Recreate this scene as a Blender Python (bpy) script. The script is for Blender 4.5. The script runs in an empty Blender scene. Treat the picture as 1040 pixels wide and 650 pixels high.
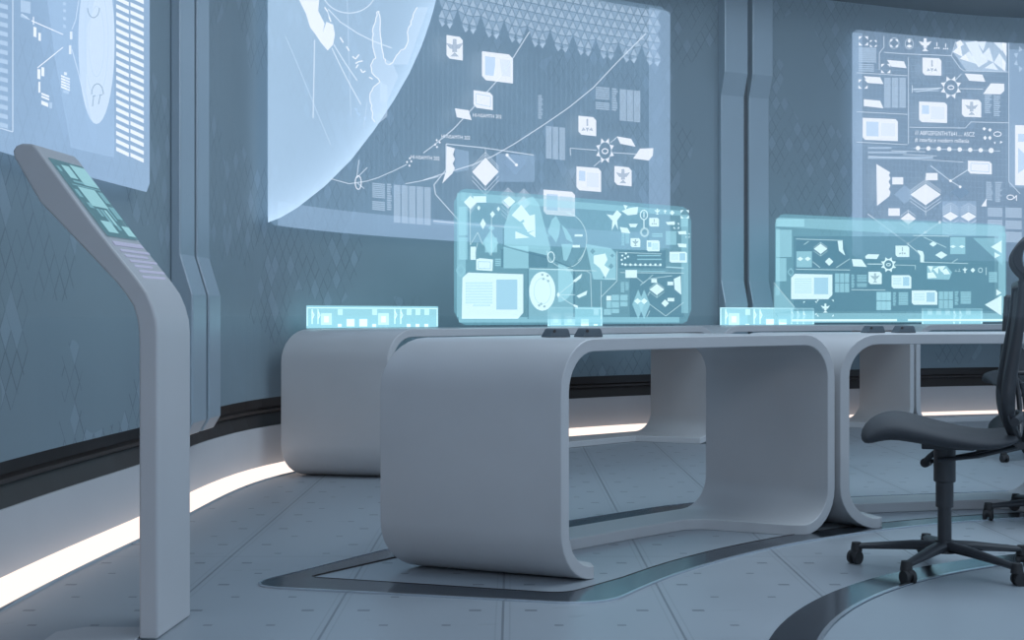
import bpy, bmesh, math, random
from mathutils import Vector
random.seed(7)
HAZE = .018
sc = bpy.context.scene
COL = sc.collection
# ------------------------------------------------------------------ camera model (1040x650 frame)
F, HY, CX, H = 1280.0, 319.0, 520.0, 0.827
def gnd(px, py, h=0.0):
    s = (py-HY)/(H-h)
    return Vector(((px-CX)/s, F/s, h))
cam = bpy.data.objects.new('camera', bpy.data.cameras.new('camera')); COL.objects.link(cam)
cam.location = (0, 0, H); cam.rotation_euler = (math.pi/2, 0, 0)
cam.data.sensor_width = 36; cam.data.lens = F/1040*36; cam.data.shift_y = -(325-HY)/1040
cam.data.clip_start = .05
sc.camera = cam
sc.view_settings.view_transform = 'Standard'; sc.view_settings.look = 'None'
sc.view_settings.gamma = 1; sc.view_settings.use_curve_mapping = False
sc.view_settings.exposure = 0.29
sc.cycles.use_denoising = True
sc.cycles.transparent_max_bounces = 24
sc.cycles.sample_clamp_indirect = 4

# ------------------------------------------------------------------ materials
class G:
    """small expression builder for shader nodes"""
    def __init__(s, m):
        s.nt = m.node_tree; s.N = s.nt.nodes
    def m(s, op, a, b=None, c=None):
        n = s.N.new('ShaderNodeMath'); n.operation = op
        for i, v in enumerate((a, b, c)):
            if v is None: continue
            if isinstance(v, (int, float)): n.inputs[i].default_value = v
            else: s.nt.links.new(v, n.inputs[i])
        return n.outputs[0]
    def link(s, a, b): s.nt.links.new(a, b)
    def noise(s, vec, scale, detail=2, rough=.5):
        n = s.N.new('ShaderNodeTexNoise'); n.inputs['Scale'].default_value = scale
        n.inputs['Detail'].default_value = detail; n.inputs['Roughness'].default_value = rough
        if vec is not None: s.link(vec, n.inputs['Vector'])
        return n.outputs[0]
    def comb(s, x, y, z=0.0):
        n = s.N.new('ShaderNodeCombineXYZ')
        for i, v in enumerate((x, y, z)):
            if isinstance(v, (int, float)): n.inputs[i].default_value = v
            else: s.link(v, n.inputs[i])
        return n.outputs[0]
    def white(s, vec):
        n = s.N.new('ShaderNodeTexWhiteNoise'); n.noise_dimensions = '3D'; s.link(vec, n.inputs[0]); return n.outputs[0]
    def sep(s, vec):
        n = s.N.new('ShaderNodeSeparateXYZ'); s.link(vec, n.inputs[0]); return n.outputs
    def mixc(s, f, a, b):
        n = s.N.new('ShaderNodeMix'); n.data_type = 'RGBA'
        for inp, v in ((n.inputs[0], f), (n.inputs[6], a), (n.inputs[7], b)):
            if isinstance(v, (int, float)): inp.default_value = v
            elif isinstance(v, tuple): inp.default_value = (*v, 1)
            else: s.link(v, inp)
        return n.outputs[2]
    def geo(s):
        return s.N.new('ShaderNodeNewGeometry').outputs['Position']
    def bump(s, h, strength, dist):
        n = s.N.new('ShaderNodeBump'); n.inputs['Strength'].default_value = strength; n.inputs['Distance'].default_value = dist
        s.link(h, n.inputs['Height']); return n.outputs[0]

def pbr(name, col, rough=.5, metal=0.0, mottle=0.0, mscale=4, grain=0.0, gscale=60, coat=0.0, spec=.5):
    m = bpy.data.materials.new(name); m.use_nodes = True
    b = m.node_tree.nodes['Principled BSDF']
    b.inputs['Base Color'].default_value = (*col, 1); b.inputs['Roughness'].default_value = rough
    b.inputs['Metallic'].default_value = metal; b.inputs['Coat Weight'].default_value = coat
    b.inputs['Specular IOR Level'].default_value = spec
    g = G(m)
    if mottle:
        tc = g.N.new('ShaderNodeTexCoord').outputs['Object']
        n = g.noise(tc, mscale, 4, .6)
        f = g.m('MULTIPLY', g.m('SUBTRACT', n, .5), 2.2)
        k = g.m('ADD', 1.0, g.m('MULTIPLY', f, mottle))
        c = g.N.new('ShaderNodeVectorMath'); c.operation = 'SCALE'; c.inputs[0].default_value = col
        g.link(k, c.inputs['Scale']); g.link(c.outputs[0], b.inputs['Base Color'])
        g.link(g.m('ADD', rough, g.m('MULTIPLY', f, mottle*.6)), b.inputs['Roughness'])
    if grain:
        tc = g.N.new('ShaderNodeTexCoord').outputs['Object']
        g.link(g.bump(g.noise(tc, gscale, 2), grain, .002), b.inputs['Normal'])
    return m

def holo(name, col, strength, fac, attr=False, scan=0.0):
    """projected light: a part of what lies behind shows through, the rest is given off"""
    m = bpy.data.materials.new(name); m.use_nodes = True
    nt = m.node_tree; nt.nodes.clear(); g = G(m)
    out = nt.nodes.new('ShaderNodeOutputMaterial'); mx = nt.nodes.new('ShaderNodeMixShader')
    tr = nt.nodes.new('ShaderNodeBsdfTransparent'); em = nt.nodes.new('ShaderNodeEmission')
    em.inputs['Color'].default_value = (*col, 1); em.inputs['Strength'].default_value = strength
    mx.inputs[0].default_value = fac
    f = None
    if attr:
        a = nt.nodes.new('ShaderNodeAttribute'); a.attribute_name = 'glow'
        f = g.m('MULTIPLY', a.outputs['Fac'], fac)
    if scan:
        p = g.sep(g.geo())
        w = g.m('MULTIPLY', g.m('LESS_THAN', g.m('FRACT', g.m('MULTIPLY', p[2], 28)), .2), scan)
        n = g.noise(g.geo(), 1.6, 3)
        w2 = g.m('ADD', g.m('MULTIPLY', g.m('SUBTRACT', n, .5), .55), w)
        base = f if f is not None else fac
        f = g.m('MULTIPLY', g.m('ADD', 1.0, w2), base)
    if f is not None: g.link(f, mx.inputs[0])
    nt.links.new(tr.outputs[0], mx.inputs[1]); nt.links.new(em.outputs[0], mx.inputs[2]); nt.links.new(mx.outputs[0], out.inputs[0])
    return m

M = {}
M['white'] = pbr('painted_white', (.48,.485,.495), .33, mottle=.11, mscale=2.2, spec=.5)
M['kiosk'] = pbr('kiosk_shell', (.47,.475,.49), .42, mottle=.05, mscale=3)
M['black'] = pbr('recess_black', (.034,.027,.025), .45, mottle=.2, mscale=3)
M['skirt'] = pbr('skirting_paint', (.5,.51,.53), .55, mottle=.04)
M['trimmetal'] = pbr('band_metal', (.10,.125,.155), .16, metal=.9, mottle=.12, mscale=5)
M['rim'] = pbr('rim_metal', (.6,.65,.7), .25, metal=.9)
M['plastic'] = pbr('chair_plastic', (.033,.036,.042), .42, grain=.2)
M['fabric'] = pbr('chair_fabric', (.045,.05,.058), .75, grain=.6, gscale=300)
M['rubber'] = pbr('rubber', (.02,.02,.022), .6)
M['rib'] = pbr('rib_metal', (.36,.44,.50), .35, metal=.35, mottle=.05)
M['device'] = pbr('device_plastic', (.09,.115,.135), .4)
M['ceil'] = pbr('ceiling_dark', (.02,.02,.022), .6)
M['under'] = pbr('inner_floor', (.27,.31,.345), .42, mottle=.06, mscale=3)

# floor: planks along the depth of the room with studs beside each seam
def floor_mat():
    m = pbr('floor_plates', (.3,.3,.3), .42); g = G(m); b = g.N['Principled BSDF']
    pos = g.geo(); x, y, z = g.sep(pos)
    P = .467
    u = g.m('FRACT', g.m('DIVIDE', g.m('ADD', x, .025+P/2+20*P), P))
    dx = g.m('MULTIPLY', g.m('ABSOLUTE', g.m('SUBTRACT', u, .5)), P)          # metres from a seam
    seam = g.m('LESS_THAN', dx, .0035)
    seam2 = g.m('LESS_THAN', g.m('ABSOLUTE', g.m('SUBTRACT', dx, .019)), .0022)
    v = g.m('FRACT', g.m('DIVIDE', g.m('ADD', y, 10), 2.6))
    seam3 = g.m('LESS_THAN', g.m('ABSOLUTE', g.m('SUBTRACT', v, .5)), .0012)
    w = g.m('FRACT', g.m('DIVIDE', y, .335))
    sy = g.m('MULTIPLY', g.m('ABSOLUTE', g.m('SUBTRACT', w, .5)), .335)
    stud = g.m('MULTIPLY', g.m('LESS_THAN', g.m('ABSOLUTE', g.m('SUBTRACT', dx, .078)), .017), g.m('LESS_THAN', sy, .009))
    w2 = g.m('FRACT', g.m('ADD', g.m('DIVIDE', y, .335), .5))
    sy2 = g.m('MULTIPLY', g.m('ABSOLUTE', g.m('SUBTRACT', w2, .5)), .335)
    stud2 = g.m('MULTIPLY', g.m('LESS_THAN', g.m('ABSOLUTE', g.m('SUBTRACT', dx, .15)), .012), g.m('LESS_THAN', sy2, .007))
    stud = g.m('MAXIMUM', stud, stud2)
    n = g.noise(pos, 1.3, 5, .6)
    n2 = g.noise(g.comb(g.m('MULTIPLY', x, 3.0), g.m('MULTIPLY', y, 9.0)), 1.4, 3, .6)
    smudge = g.m('MULTIPLY', g.m('GREATER_THAN', n2, .68), .12)
    dark = g.m('MINIMUM', 1.0, g.m('ADD', g.m('ADD', g.m('MULTIPLY', seam, .5), g.m('MULTIPLY', seam2, .16)),
                 g.m('ADD', g.m('MULTIPLY', stud, .6), g.m('ADD', smudge, g.m('MULTIPLY', seam3, .3)))))
    base = g.mixc(g.m('MULTIPLY', n, .8), (.29,.325,.36), (.39,.425,.46))
    g.link(g.mixc(dark, base, (.05,.06,.075)), b.inputs['Base Color'])
    b.inputs['Metallic'].default_value = .25
    g.link(g.m('ADD', .3, g.m('MULTIPLY', n, .22)), b.inputs['Roughness'])
    g.link(g.bump(g.m('SUBTRACT', 1.0, g.m('MAXIMUM', seam, g.m('MULTIPLY', stud, .5))), .4, .004), b.inputs['Normal'])
    return m
M['floor'] = floor_mat()

# wall: faint lozenge tiles in loose clusters
def wall_mat():
    m = pbr('lozenge_wall', (.16,.21,.25), .45); g = G(m); b = g.N['Principled BSDF']
    uv = g.N.new('ShaderNodeUVMap').outputs[0]; x, y, z = g.sep(uv)
    a = g.m('ADD', g.m('DIVIDE', x, .078), g.m('DIVIDE', y, .12)); c = g.m('SUBTRACT', g.m('DIVIDE', x, .078), g.m('DIVIDE', y, .12))
    a = g.m('ADD', a, 50); c = g.m('ADD', c, 50)
    ia, ic = g.m('FLOOR', a), g.m('FLOOR', c)
    r = g.white(g.comb(ia, ic, 3.0))
    cl = g.noise(g.comb(g.m('ADD', x, 3), y), 1.15, 2)
    clm = g.m('GREATER_THAN', cl, .5)
    raised = g.m('MULTIPLY', g.m('GREATER_THAN', r, .55), clm)
    r2 = g.white(g.comb(ia, ic, 9.0))
    lit = g.m('MULTIPLY', g.m('GREATER_THAN', r2, .86), clm)
    fa = g.m('ABSOLUTE', g.m('SUBTRACT', g.m('FRACT', a), .5)); fc = g.m('ABSOLUTE', g.m('SUBTRACT', g.m('FRACT', c), .5))
    edge = g.m('GREATER_THAN', g.m('MAXIMUM', fa, fc), .46)
    eline = g.m('MULTIPLY', g.m('MULTIPLY', edge, clm), g.m('GREATER_THAN', g.white(g.comb(ia, ic, 5.0)), .35))
    n = g.noise(uv, 1.2, 3)
    base = g.mixc(n, (.21,.275,.32), (.26,.335,.375))
    base = g.mixc(g.m('MULTIPLY', eline, .55), base, (.09,.115,.135))
    base = g.mixc(g.m('MULTIPLY', lit, .24), base, (.42,.52,.62))
    g.link(base, b.inputs['Base Color'])
    b.inputs['Metallic'].default_value = .2
    hgt = g.m('SUBTRACT', g.m('MULTIPLY', raised, .6), g.m('MULTIPLY', eline, .6))
    g.link(g.bump(hgt, .35, .006), b.inputs['Normal'])
    return m
M['wall'] = wall_mat()

def emis(name, col, st):
    m = bpy.data.materials.new(name); m.use_nodes = True; nt = m.node_tree; nt.nodes.clear()
    o = nt.nodes.new('ShaderNodeOutputMaterial'); e = nt.nodes.new('ShaderNodeEmission')
    e.inputs[0].default_value = (*col, 1); e.inputs[1].default_value = st; nt.links.new(e.outputs[0], o.inputs[0]); return m
M['strip'] = emis('warm_strip_light', (1.0,.81,.72), 1.12)

# projected light: blue for the wall screens, teal for the desk screens
M['b_panel'] = holo('blue_glow_panel', (.36,.60,.88), 1.0, .18, scan=.06)
M['b_panelL'] = holo('blue_glow_panel_bright', (.40,.60,.88), 1.0, .52, scan=.04)
M['b_edge'] = holo('blue_glow_edge', (.42,.62,.9), 1.0, .26)
M['b_soft'] = holo('blue_glow_soft', (.58,.76,.98), 1.0, .42)
M['b_line'] = holo('blue_glow_line', (.70,.84,1.0), 1.0, .60)
M['b_hot'] = holo('blue_glow_bright', (.80,.88,1.0), 1.02, .86)
M['b_dark'] = holo('blue_glow_dim', (.16,.27,.42), 1.0, .6)
M['b_mid'] = holo('blue_glow_mid', (.40,.60,.86), 1.0, .75)
M['b_tri'] = holo('blue_glow_lattice', (.50,.70,.96), 1.0, .28)
M['b_earth'] = holo('blue_glow_disc', (.52,.74,1.0), 1.0, 1.0, attr=True)
M['t_panel'] = holo('teal_glow_panel', (.20,.52,.66), 1.0, .42, scan=.08)
M['r_hot'] = holo('teal_readout_bright', (.62,.92,1.0), 1.35, .85)
M['r_soft'] = holo('teal_readout_soft', (.36,.78,.92), 1.2, .62)
M['r_line'] = holo('teal_readout_line', (.55,.88,.98), 1.25, .6)
M['t_edge'] = holo('teal_glow_edge', (.34,.70,.84), 1.0, .42)
M['t_soft'] = holo('teal_glow_soft', (.38,.76,.90), 1.0, .55)
M['t_line'] = holo('teal_glow_line', (.60,.88,.97), 1.0, .55)
M['t_hot'] = holo('teal_glow_bright', (.66,.92,1.0), 1.05, .86)
M['t_dark'] = holo('teal_glow_dim', (.07,.20,.29), 1.0, .55)
M['t_mid'] = holo('teal_glow_mid', (.27,.56,.76), 1.0, .8)

# ------------------------------------------------------------------ object helpers
def link(o, parent=None):
    COL.objects.link(o)
    if parent is not None: o.parent = parent
    return o
def empty(name, loc=(0,0,0), rz=0, label=None, cat=None, group=None):
    o = bpy.data.objects.new(name, None); link(o); o.location = loc; o.rotation_euler = (0,0,rz); o.empty_display_size = .1
    tag(o, label, cat, group); return o
def tag(o, label=None, cat=None, group=None, kind=None):
    for k, v in (('label', label), ('category', cat), ('group', group), ('kind', kind)):
        if v: o[k] = v
    return o
def mesh(name, verts, faces, mat, parent=None, smooth=False, bevel=0, seg=2, glow=None, sub=0, uvs=None):
    me = bpy.data.meshes.new(name)
    me.from_pydata([tuple(v) for v in verts], [], faces); me.update()
    if uvs:
        l = me.uv_layers.new(name='UVMap')
        for lp in me.loops: l.data[lp.index].uv = uvs[lp.vertex_index]
    if glow:
        a = me.attributes.new('glow', 'FLOAT', 'POINT')
        for i, v in enumerate(glow): a.data[i].value = v
    bm = bmesh.new(); bm.from_mesh(me)
    if not glow and not uvs and mat and not mat.name.startswith(('blue_','teal_')): bmesh.ops.recalc_face_normals(bm, faces=bm.faces)
    for f in bm.faces: f.smooth = smooth
    bm.to_mesh(me); bm.free()
    me.materials.append(mat)
    o = link(bpy.data.objects.new(name, me), parent)
    if bevel:
        b = o.modifiers.new('b', 'BEVEL'); b.width = bevel; b.segments = seg; b.limit_method = 'ANGLE'; b.angle_limit = math.radians(40)
    if sub:
        s = o.modifiers.new('s', 'SUBSURF'); s.levels = sub; s.render_levels = sub
    if smooth and not sub:
        try: me.set_sharp_from_angle(angle=math.radians(42))
        except Exception: pass
    return o
class MB:
    def __init__(s): s.v = []; s.f = []
    def add(s, vs, fs):
        o = len(s.v); s.v += [Vector(v) for v in vs]; s.f += [tuple(i+o for i in f) for f in fs]
    def box(s, c, d, R=None):
        c = Vector(c); vs = []
        for x in (-1,1):
            for y in (-1,1):
                for z in (-1,1):
                    p = Vector((x*d[0]/2, y*d[1]/2, z*d[2]/2))
                    if R: p = R @ p
                    vs.append(c+p)
        s.add(vs, [(0,1,3,2),(4,6,7,5),(0,4,5,1),(2,3,7,6),(0,2,6,4),(1,5,7,3)])
    def tube(s, pts, radii, n=12, flat=1.0, up=None, cap=True):
        """round bar through the points; flat squeezes it along its second axis"""
        pts = [Vector(p) for p in pts]
        if isinstance(radii, (int, float)): radii = [radii]*len(pts)
        rings = []; prev = None
        for i, p in enumerate(pts):
            t = (pts[min(i+1, len(pts)-1)]-pts[max(i-1, 0)]).normalized()
            if prev is None:
                a = Vector(up) if up else (Vector((0,0,1)) if abs(t.z) < .9 else Vector((1,0,0)))
                a = (a - t*a.dot(t)).normalized()
            else: a = (prev - t*prev.dot(t)).normalized()
            prev = a; b = t.cross(a)
            rings.append([p + radii[i]*(math.cos(q)*a*flat + math.sin(q)*b) for q in [2*math.pi*k/n for k in range(n)]])
        vs = [v for r in rings for v in r]; fs = []
        for i in range(len(rings)-1):
            for k in range(n):
                fs.append((i*n+k, i*n+(k+1)%n, (i+1)*n+(k+1)%n, (i+1)*n+k))
        if cap: fs += [tuple(range(n)), tuple((len(rings)-1)*n+k for k in range(n))]
        s.add(vs, fs)
    def prism(s, prof, fn, w0, w1):
        """closed profile [(a,b)] placed by fn(a,b,w)"""
        n = len(prof); vs = [fn(a, b, w0) for a, b in prof]+[fn(a, b, w1) for a, b in prof]
        s.add(vs, [tuple(range(n)), tuple(range(2*n-1, n-1, -1))]+[(i, (i+1) % n, n+(i+1) % n, n+i) for i in range(n)])
    def build(s, name, mat, parent=None, **k): return mesh(name, s.v, s.f, mat, parent, **k)

def catmull(P, n=12):
    P = [Vector(p) for p in P]; out = []
    for i in range(len(P)-1):
        p0 = P[i-1] if i else 2*P[0]-P[1]; p1, p2 = P[i], P[i+1]; p3 = P[i+2] if i+2 < len(P) else 2*P[-1]-P[-2]
        for k in range(n):
            t = k/n
            out.append(.5*((2*p1)+(p2-p0)*t+(2*p0-5*p1+4*p2-p3)*t*t+(3*p1-p0-3*p2+p3)*t**3))
    out.append(P[-1]); return out
def arclen(P):
    L = [0]
    for a, b in zip(P, P[1:]): L.append(L[-1]+(b-a).length)
    return L
class Curve2:
    def __init__(s, P): s.P = P; s.L = arclen(P); s.len = s.L[-1]
    def at(s, t):
        t = max(0, min(s.len, t))
        for i in range(len(s.P)-1):
            if s.L[i+1] >= t: break
        k = (t-s.L[i])/(s.L[i+1]-s.L[i]); a, b = s.P[i], s.P[i+1]
        return a.lerp(b, k), (b-a).normalized()
    def off(s, d):
        out = []
        for i, p in enumerate(s.P):
            t = (s.P[min(i+1, len(s.P)-1)]-s.P[max(i-1, 0)]).normalized()
            out.append(p+Vector((t.y, -t.x))*d)        # into the room
        return Curve2(out)
    def cast(s, px, want_t=False):
        """where the vertical plane seen at image column px meets the curve"""
        k = (px-CX)/F
        for i in range(len(s.P)-1):
            a, b = s.P[i], s.P[i+1]
            fa, fb = a.x-k*a.y, b.x-k*b.y
            if fa <= 0 <= fb and max(a.y, b.y) > 0.5:
                q = -fa/(fb-fa) if fb != fa else 0; p = a.lerp(b, q)
                return (p, s.L[i]+q*(s.L[i+1]-s.L[i])) if want_t else p
        raise ValueError(px)

# ------------------------------------------------------------------ the room
WC = Curve2(catmull([(-1.50,-2.5),(-1.50,-.5),(-1.50,1.6),(-1.475,3.58),(-1.40,4.75),(-1.25,6.4),(-.55,7.62),(.67,8.74),(2.0,9.42),(3.37,9.98),(4.2,10.2),(5.6,10.4),(7.5,10.2),(9.2,9.2)], 8))
TOP = 3.22
def wall_band(name, prof, t0, t1, mat, n=80, uv=False, parent=None):
    """profile [(offset into room, z)] swept along the wall curve"""
    vs, fs, uvs = [], [], []
    m = len(prof)
    for i in range(n+1):
        t = t0+(t1-t0)*i/n; p, d = WC.at(t); nr = Vector((d.y, -d.x))
        for o, z in prof:
            q = p+nr*o; vs.append((q.x, q.y, z)); uvs.append((t, z))
    for i in range(n):
        for j in range(m):
            a, b = i*m+j, i*m+(j+1) % m
            fs.append((a, b, b+m, a+m))
    fs += [tuple(range(m)), tuple(n*m+j for j in range(m))]
    return mesh(name, vs, fs, mat, parent, uvs=uvs if uv else None, smooth=False)
tp1 = WC.cast(178, True)[1]; tp2 = WC.cast(752, True)[1]
for nm, a, b in (('wall_left', 0, tp1), ('wall_back', tp1, tp2), ('wall_right', tp2, WC.len)):
    o = wall_band(nm, [(0,.40),(0,TOP),(-.12,TOP),(-.12,.40)], a, b, M['wall'], 60, uv=True); tag(o, kind='structure')
    for p_ in o.data.polygons: p_.use_smooth = False
o = wall_band('trim_1', [(-.12,.0),(-.12,.398),(-.065,.398),(-.065,.345),(-.045,.335),(-.045,.322),(-.065,.315),(-.04,.25),(-.04,0)], 0, WC.len, M['black'], 120); tag(o, kind='structure')
o = wall_band('baseboard_back', [(-.034,.051),(-.030,.25),(-.0395,.25),(-.0395,.051)], 0, WC.len, M['skirt'], 120); tag(o, kind='structure')
o = wall_band('baseboard_light_strip', [(.045,.006),(-.028,.050),(-.0385,.050),(-.0385,.006)], 0, WC.len, M['strip'], 120)
tag(o, 'warm white glowing light strip running along the foot of the curved wall', 'light strip')
o = wall_band('trim_2', [(-.0385,0),(-.0385,.0055),(.05,.0055),(.056,0)], 0, WC.len, M['floor'], 120); tag(o, kind='structure')

# ribs in pairs at the wall joints
RP = [(0,.33),(.06,.33),(.092,.385),(.092,.906),(.042,1.07),(.042,2.42),(.09,2.58),(.09,TOP-.004),(0,TOP-.004)]
def rib_pair(i, tc):
    e = bpy.data.objects.new('trim_%d' % i, None); link(e); tag(e, kind='structure')
    for k, (a, b) in enumerate(((tc-.23, tc-.03), (tc+.012, tc+.19))):
        mb = MB()
        def fn(o, z, w):
            p, d = WC.at(w); q = p+Vector((d.y, -d.x))*o; return (q.x, q.y, z)
        mb.prism(RP, fn, a, b)
        mb.build('rib', M['rib'], e, bevel=.006)
    mb = MB(); mb.prism([(0.001,.36),(.02,.36),(.02,TOP-.01),(0.001,TOP-.01)], fn, tc-.035, tc+.015); mb.build('gap_strip', M['black'], e)
rib_pair(3, WC.cast(190, True)[1]); rib_pair(4, WC.cast(756, True)[1])

# floor
mb = MB(); mb.add([(-3,-3,0),(10,-3,0),(10,11.5,0),(-3,11.5,0),(-3,-3,-.1),(10,-3,-.1),(10,11.5,-.1),(-3,11.5,-.1)],
                  [(0,1,2,3),(4,7,6,5),(0,4,5,1),(1,5,6,2),(2,6,7,3),(3,7,4,0)])
tag(mb.build('floor', M['floor']), kind='structure')
# ceiling ring above the wall, open in the middle
o = wall_band('ceiling', [(-.2,TOP),(1.0,TOP+.05),(1.0,TOP+.25),(-.2,TOP+.25)], 0, WC.len, M['ceil'], 80); tag(o, kind='structure')

def strip_mesh(name, A, B, z, t, mat, **k):
    """flat band between two open edge curves, t thick"""
    n = len(A); vs = [(p[0],p[1],z+t) for p in A]+[(p[0],p[1],z+t) for p in B]+[(p[0],p[1],z-.001) for p in A]+[(p[0],p[1],z-.001) for p in B]
    fs = []
    for i in range(n-1):
        fs += [(i,i+1,n+i+1,n+i),(2*n+i,3*n+i,3*n+i+1,2*n+i+1),(i,2*n+i,2*n+i+1,i+1),(n+i,n+i+1,3*n+i+1,3*n+i)]
    fs += [(0,n,3*n,2*n),(n-1,3*n-1,4*n-1,2*n-1)]
    return mesh(name, vs, fs, mat, **k)
# outer floor band: follows the inside of the desk ring, rounds the end of it and returns behind
def circ(c, r, a0, a1, n): return [Vector((c[0]+r*math.cos(math.radians(a0+(a1-a0)*i/n)), c[1]+r*math.sin(math.radians(a0+(a1-a0)*i/n)))) for i in range(n+1)]
def roundpoly(P, R, n=6):
    out = [Vector(P[0])]
    for i in range(1, len(P)-1):
        p, a, b = Vector(P[i]), Vector(P[i-1]), Vector(P[i+1]); r = R[i]
        if r <= 0: out.append(p); continue
        u, v = (a-p).normalized(), (b-p).normalized()
        s, e = p+u*r, p+v*r
        for k in range(n+1):
            t = k/n; out.append(s*(1-t)**2+p*2*t*(1-t)+e*t*t)
    out.append(Vector(P[-1])); return out
def resample(P, n):
    c = Curve2(P); return [c.at(c.len*i/(n-1))[0] for i in range(n)]
C0 = (2.90,2.30)
arcO = circ(C0, 2.925, 35, 150.5, 40); arcI = circ(C0, 3.035, 35, 147.2, 40)
cornA = gnd(614,615).xy; cornB = gnd(247,596).xy; cornAi = gnd(575,604).xy; cornBi = gnd(311,587).xy
backO = [gnd(391,559.5).xy, Vector((.66,5.41)), Vector((.76,5.48)), Vector((2.3,5.86)), Vector((4.0,5.9))]
backI = [gnd(399,567).xy, Vector((.735,5.33)), Vector((.81,5.38)), Vector((2.34,5.75)), Vector((4.0,5.8))]
EO = arcO[:-1]+roundpoly([arcO[-1], cornA, cornB, backO[0]], [0,.14,.13,0])[1:]+backO[1:]
EI = arcI[:-1]+roundpoly([arcI[-1], cornAi, cornBi, backI[0]], [0,.05,.03,0])[1:]+backI[1:]
nA = 60
def seg_match(O, I):   # equal number of points, piece by piece
    return O, I
O = resample(arcO, 60)+resample(roundpoly([arcO[-1], cornA, cornB, backO[0]], [0,.14,.13,0], 10), 60)[1:]+resample(backO, 40)[1:]
I_ = resample(arcI, 60)+resample(roundpoly([arcI[-1], cornAi, cornBi, backI[0]], [0,.07,.04,0], 10), 60)[1:]+resample(backI, 40)[1:]
tag(strip_mesh('trim_5', O, I_, .0, .004, M['trimmetal']), kind='structure')
def offs(P, d):
    out = []
    for i, p in enumerate(P):
        t = (P[min(i+1, len(P)-1)]-P[max(i-1, 0)]).normalized(); out.append(p+Vector((-t.y, t.x))*d)
    return out
tag(strip_mesh('trim_6', O, offs(O, .008), .0, .006, M['rim']), kind='structure')
tag(strip_mesh('trim_7', I_, offs(I_, -.004), .0, .005, M['black']), kind='structure')
# inner floor band and the plain disc inside it
C1 = (2.47,2.545)
A_ = circ(C1, 1.815, 60, 200, 60); B_ = circ(C1, 1.93, 60, 200, 60)
tag(strip_mesh('trim_8', A_, B_, .0, .004, M['trimmetal']), kind='structure')
tag(strip_mesh('trim_9', circ(C1,1.803,60,200,60), A_, .0, .007, M['rim']), kind='structure')
dsk = circ(C1, 1.80, 0, 360, 90)[:-1]
mb = MB(); mb.prism([(p.x,p.y) for p in dsk], lambda a,b,w: (a,b,w), -.001, .003); tag(mb.build('trim_10', M['under']), kind='structure')

# ------------------------------------------------------------------ desks: a rounded loop swept from its front edge to its back edge
def qarc(a, b, sag, n=24):
    a, b = Vector(a), Vector(b); m = (a+b)/2; d = (b-a).normalized(); nrm = Vector((-d.y, d.x))
    c = m+nrm*sag*2
    return Curve2([a*(1-t)**2+c*2*t*(1-t)+b*t*t for t in [i/n for i in range(n+1)]])
def rrect(L, Hh, r, inset, n=8):
    """outline of a rounded rectangle (x along, z up), starting bottom left corner end, anticlockwise; bottom row subdivided"""
    x0, x1, z0, z1 = inset, L-inset, inset, Hh-inset; r = max(r-inset, .01); P = []
    for cx, cz, a0 in ((x1-r, z0+r, -90), (x1-r, z1-r, 0), (x0+r, z1-r, 90), (x0+r, z0+r, 180)):
        for k in range(n+1):
            a = math.radians(a0+90*k/n); P.append((cx+r*math.cos(a), cz+r*math.sin(a)))
        if cx == x1-r and a0 == 0:
            for k in range(1, 16): P.append((x1-r+(x0-x1+2*r)*k/16, z1))
        if a0 == 180:
            for k in range(1, 24): P.append((x0+r+(x1-x0-2*r)*k/24, z0))
    return P
def desk(name, label, fl, fr, bl, br, sf, sb, r=.165, th=.04, hh=.75, rec=.66, foot=.10, group=None):
    Fc, Bc = qarc(fl, fr, sf), qarc(bl, br, sb); L = Fc.len
    e = empty(name, ((fl[0]+br[0])/2, (fl[1]+br[1])/2, 0), 0, label, 'desk', group); o0 = e.location.copy()
    out, inn = rrect(L, hh, r, 0), rrect(L, hh, r, th)
    n = len(out)
    def place(x, z, w, x_ref):
        k = x/L; p = Fc.at(k*Fc.len)[0].lerp(Bc.at(k*Bc.len)[0], w)
        return (p.x-o0.x, p.y-o0.y, z)
    def cut(x, z):          # how far the front edge of the foot plate is set back
        if z > th*1.5: return 0.0
        d = min(x, L-x); a = r+foot*.15; q = (d-a)/(foot*1.6)
        q = max(0, min(1, q)); return rec*(q*q*(3-2*q))
    vs = []; W = [0, .04, .5, .96, 1]
    for P in (out, inn):
        for wi, w in enumerate(W):
            for i, (x, z) in enumerate(P):
                c = cut(x, z); vs.append(place(x, z, c+(1-c)*w, x))
    nW = len(W); fs = []
    for j in range(nW-1):
        for i in range(n):
            k = (i+1) % n
            fs.append((j*n+i, j*n+k, (j+1)*n+k, (j+1)*n+i))
            b = nW*n; fs.append((b+j*n+i, b+(j+1)*n+i, b+(j+1)*n+k, b+j*n+k))
    for i in range(n):
        k = (i+1) % n
        fs.append((i, nW*n+i, nW*n+k, k)); q = (nW-1)*n; fs.append((q+i, q+k, nW*n+q+k, nW*n+q+i))
    mesh('desk_shell', vs, fs, M['white'], e, smooth=True, bevel=.007, seg=3)
    return e, Fc, Bc
LF, RF = gnd(570,587.5).xy*.967, gnd(848,541).xy*1.008
LB, RB = gnd(386,573.5).xy*.967, Vector((.834,5.23))
d1 = desk('desk', 'white rounded loop desk nearest the camera, its closed end panel facing us', LF, RF, LB, RB, .05, .02)
LF2, RF2 = RF+Vector((.022,.004)), Vector((2.56,5.00))
LB2, RB2 = RB+Vector((.022,.006)), Vector((2.36,5.62))
d2 = desk('desk', 'white rounded loop desk to the right, partly behind the dark swivel chair', LF2, RF2, LB2, RB2, .05, .03)
J = [(-.62,6.28),(1.33,8.14),(2.90,9.06),(4.42,9.72)]
K = [(-1.168,6.36),(.985,8.60),(2.68,9.57),(4.35,10.08)]
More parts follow.
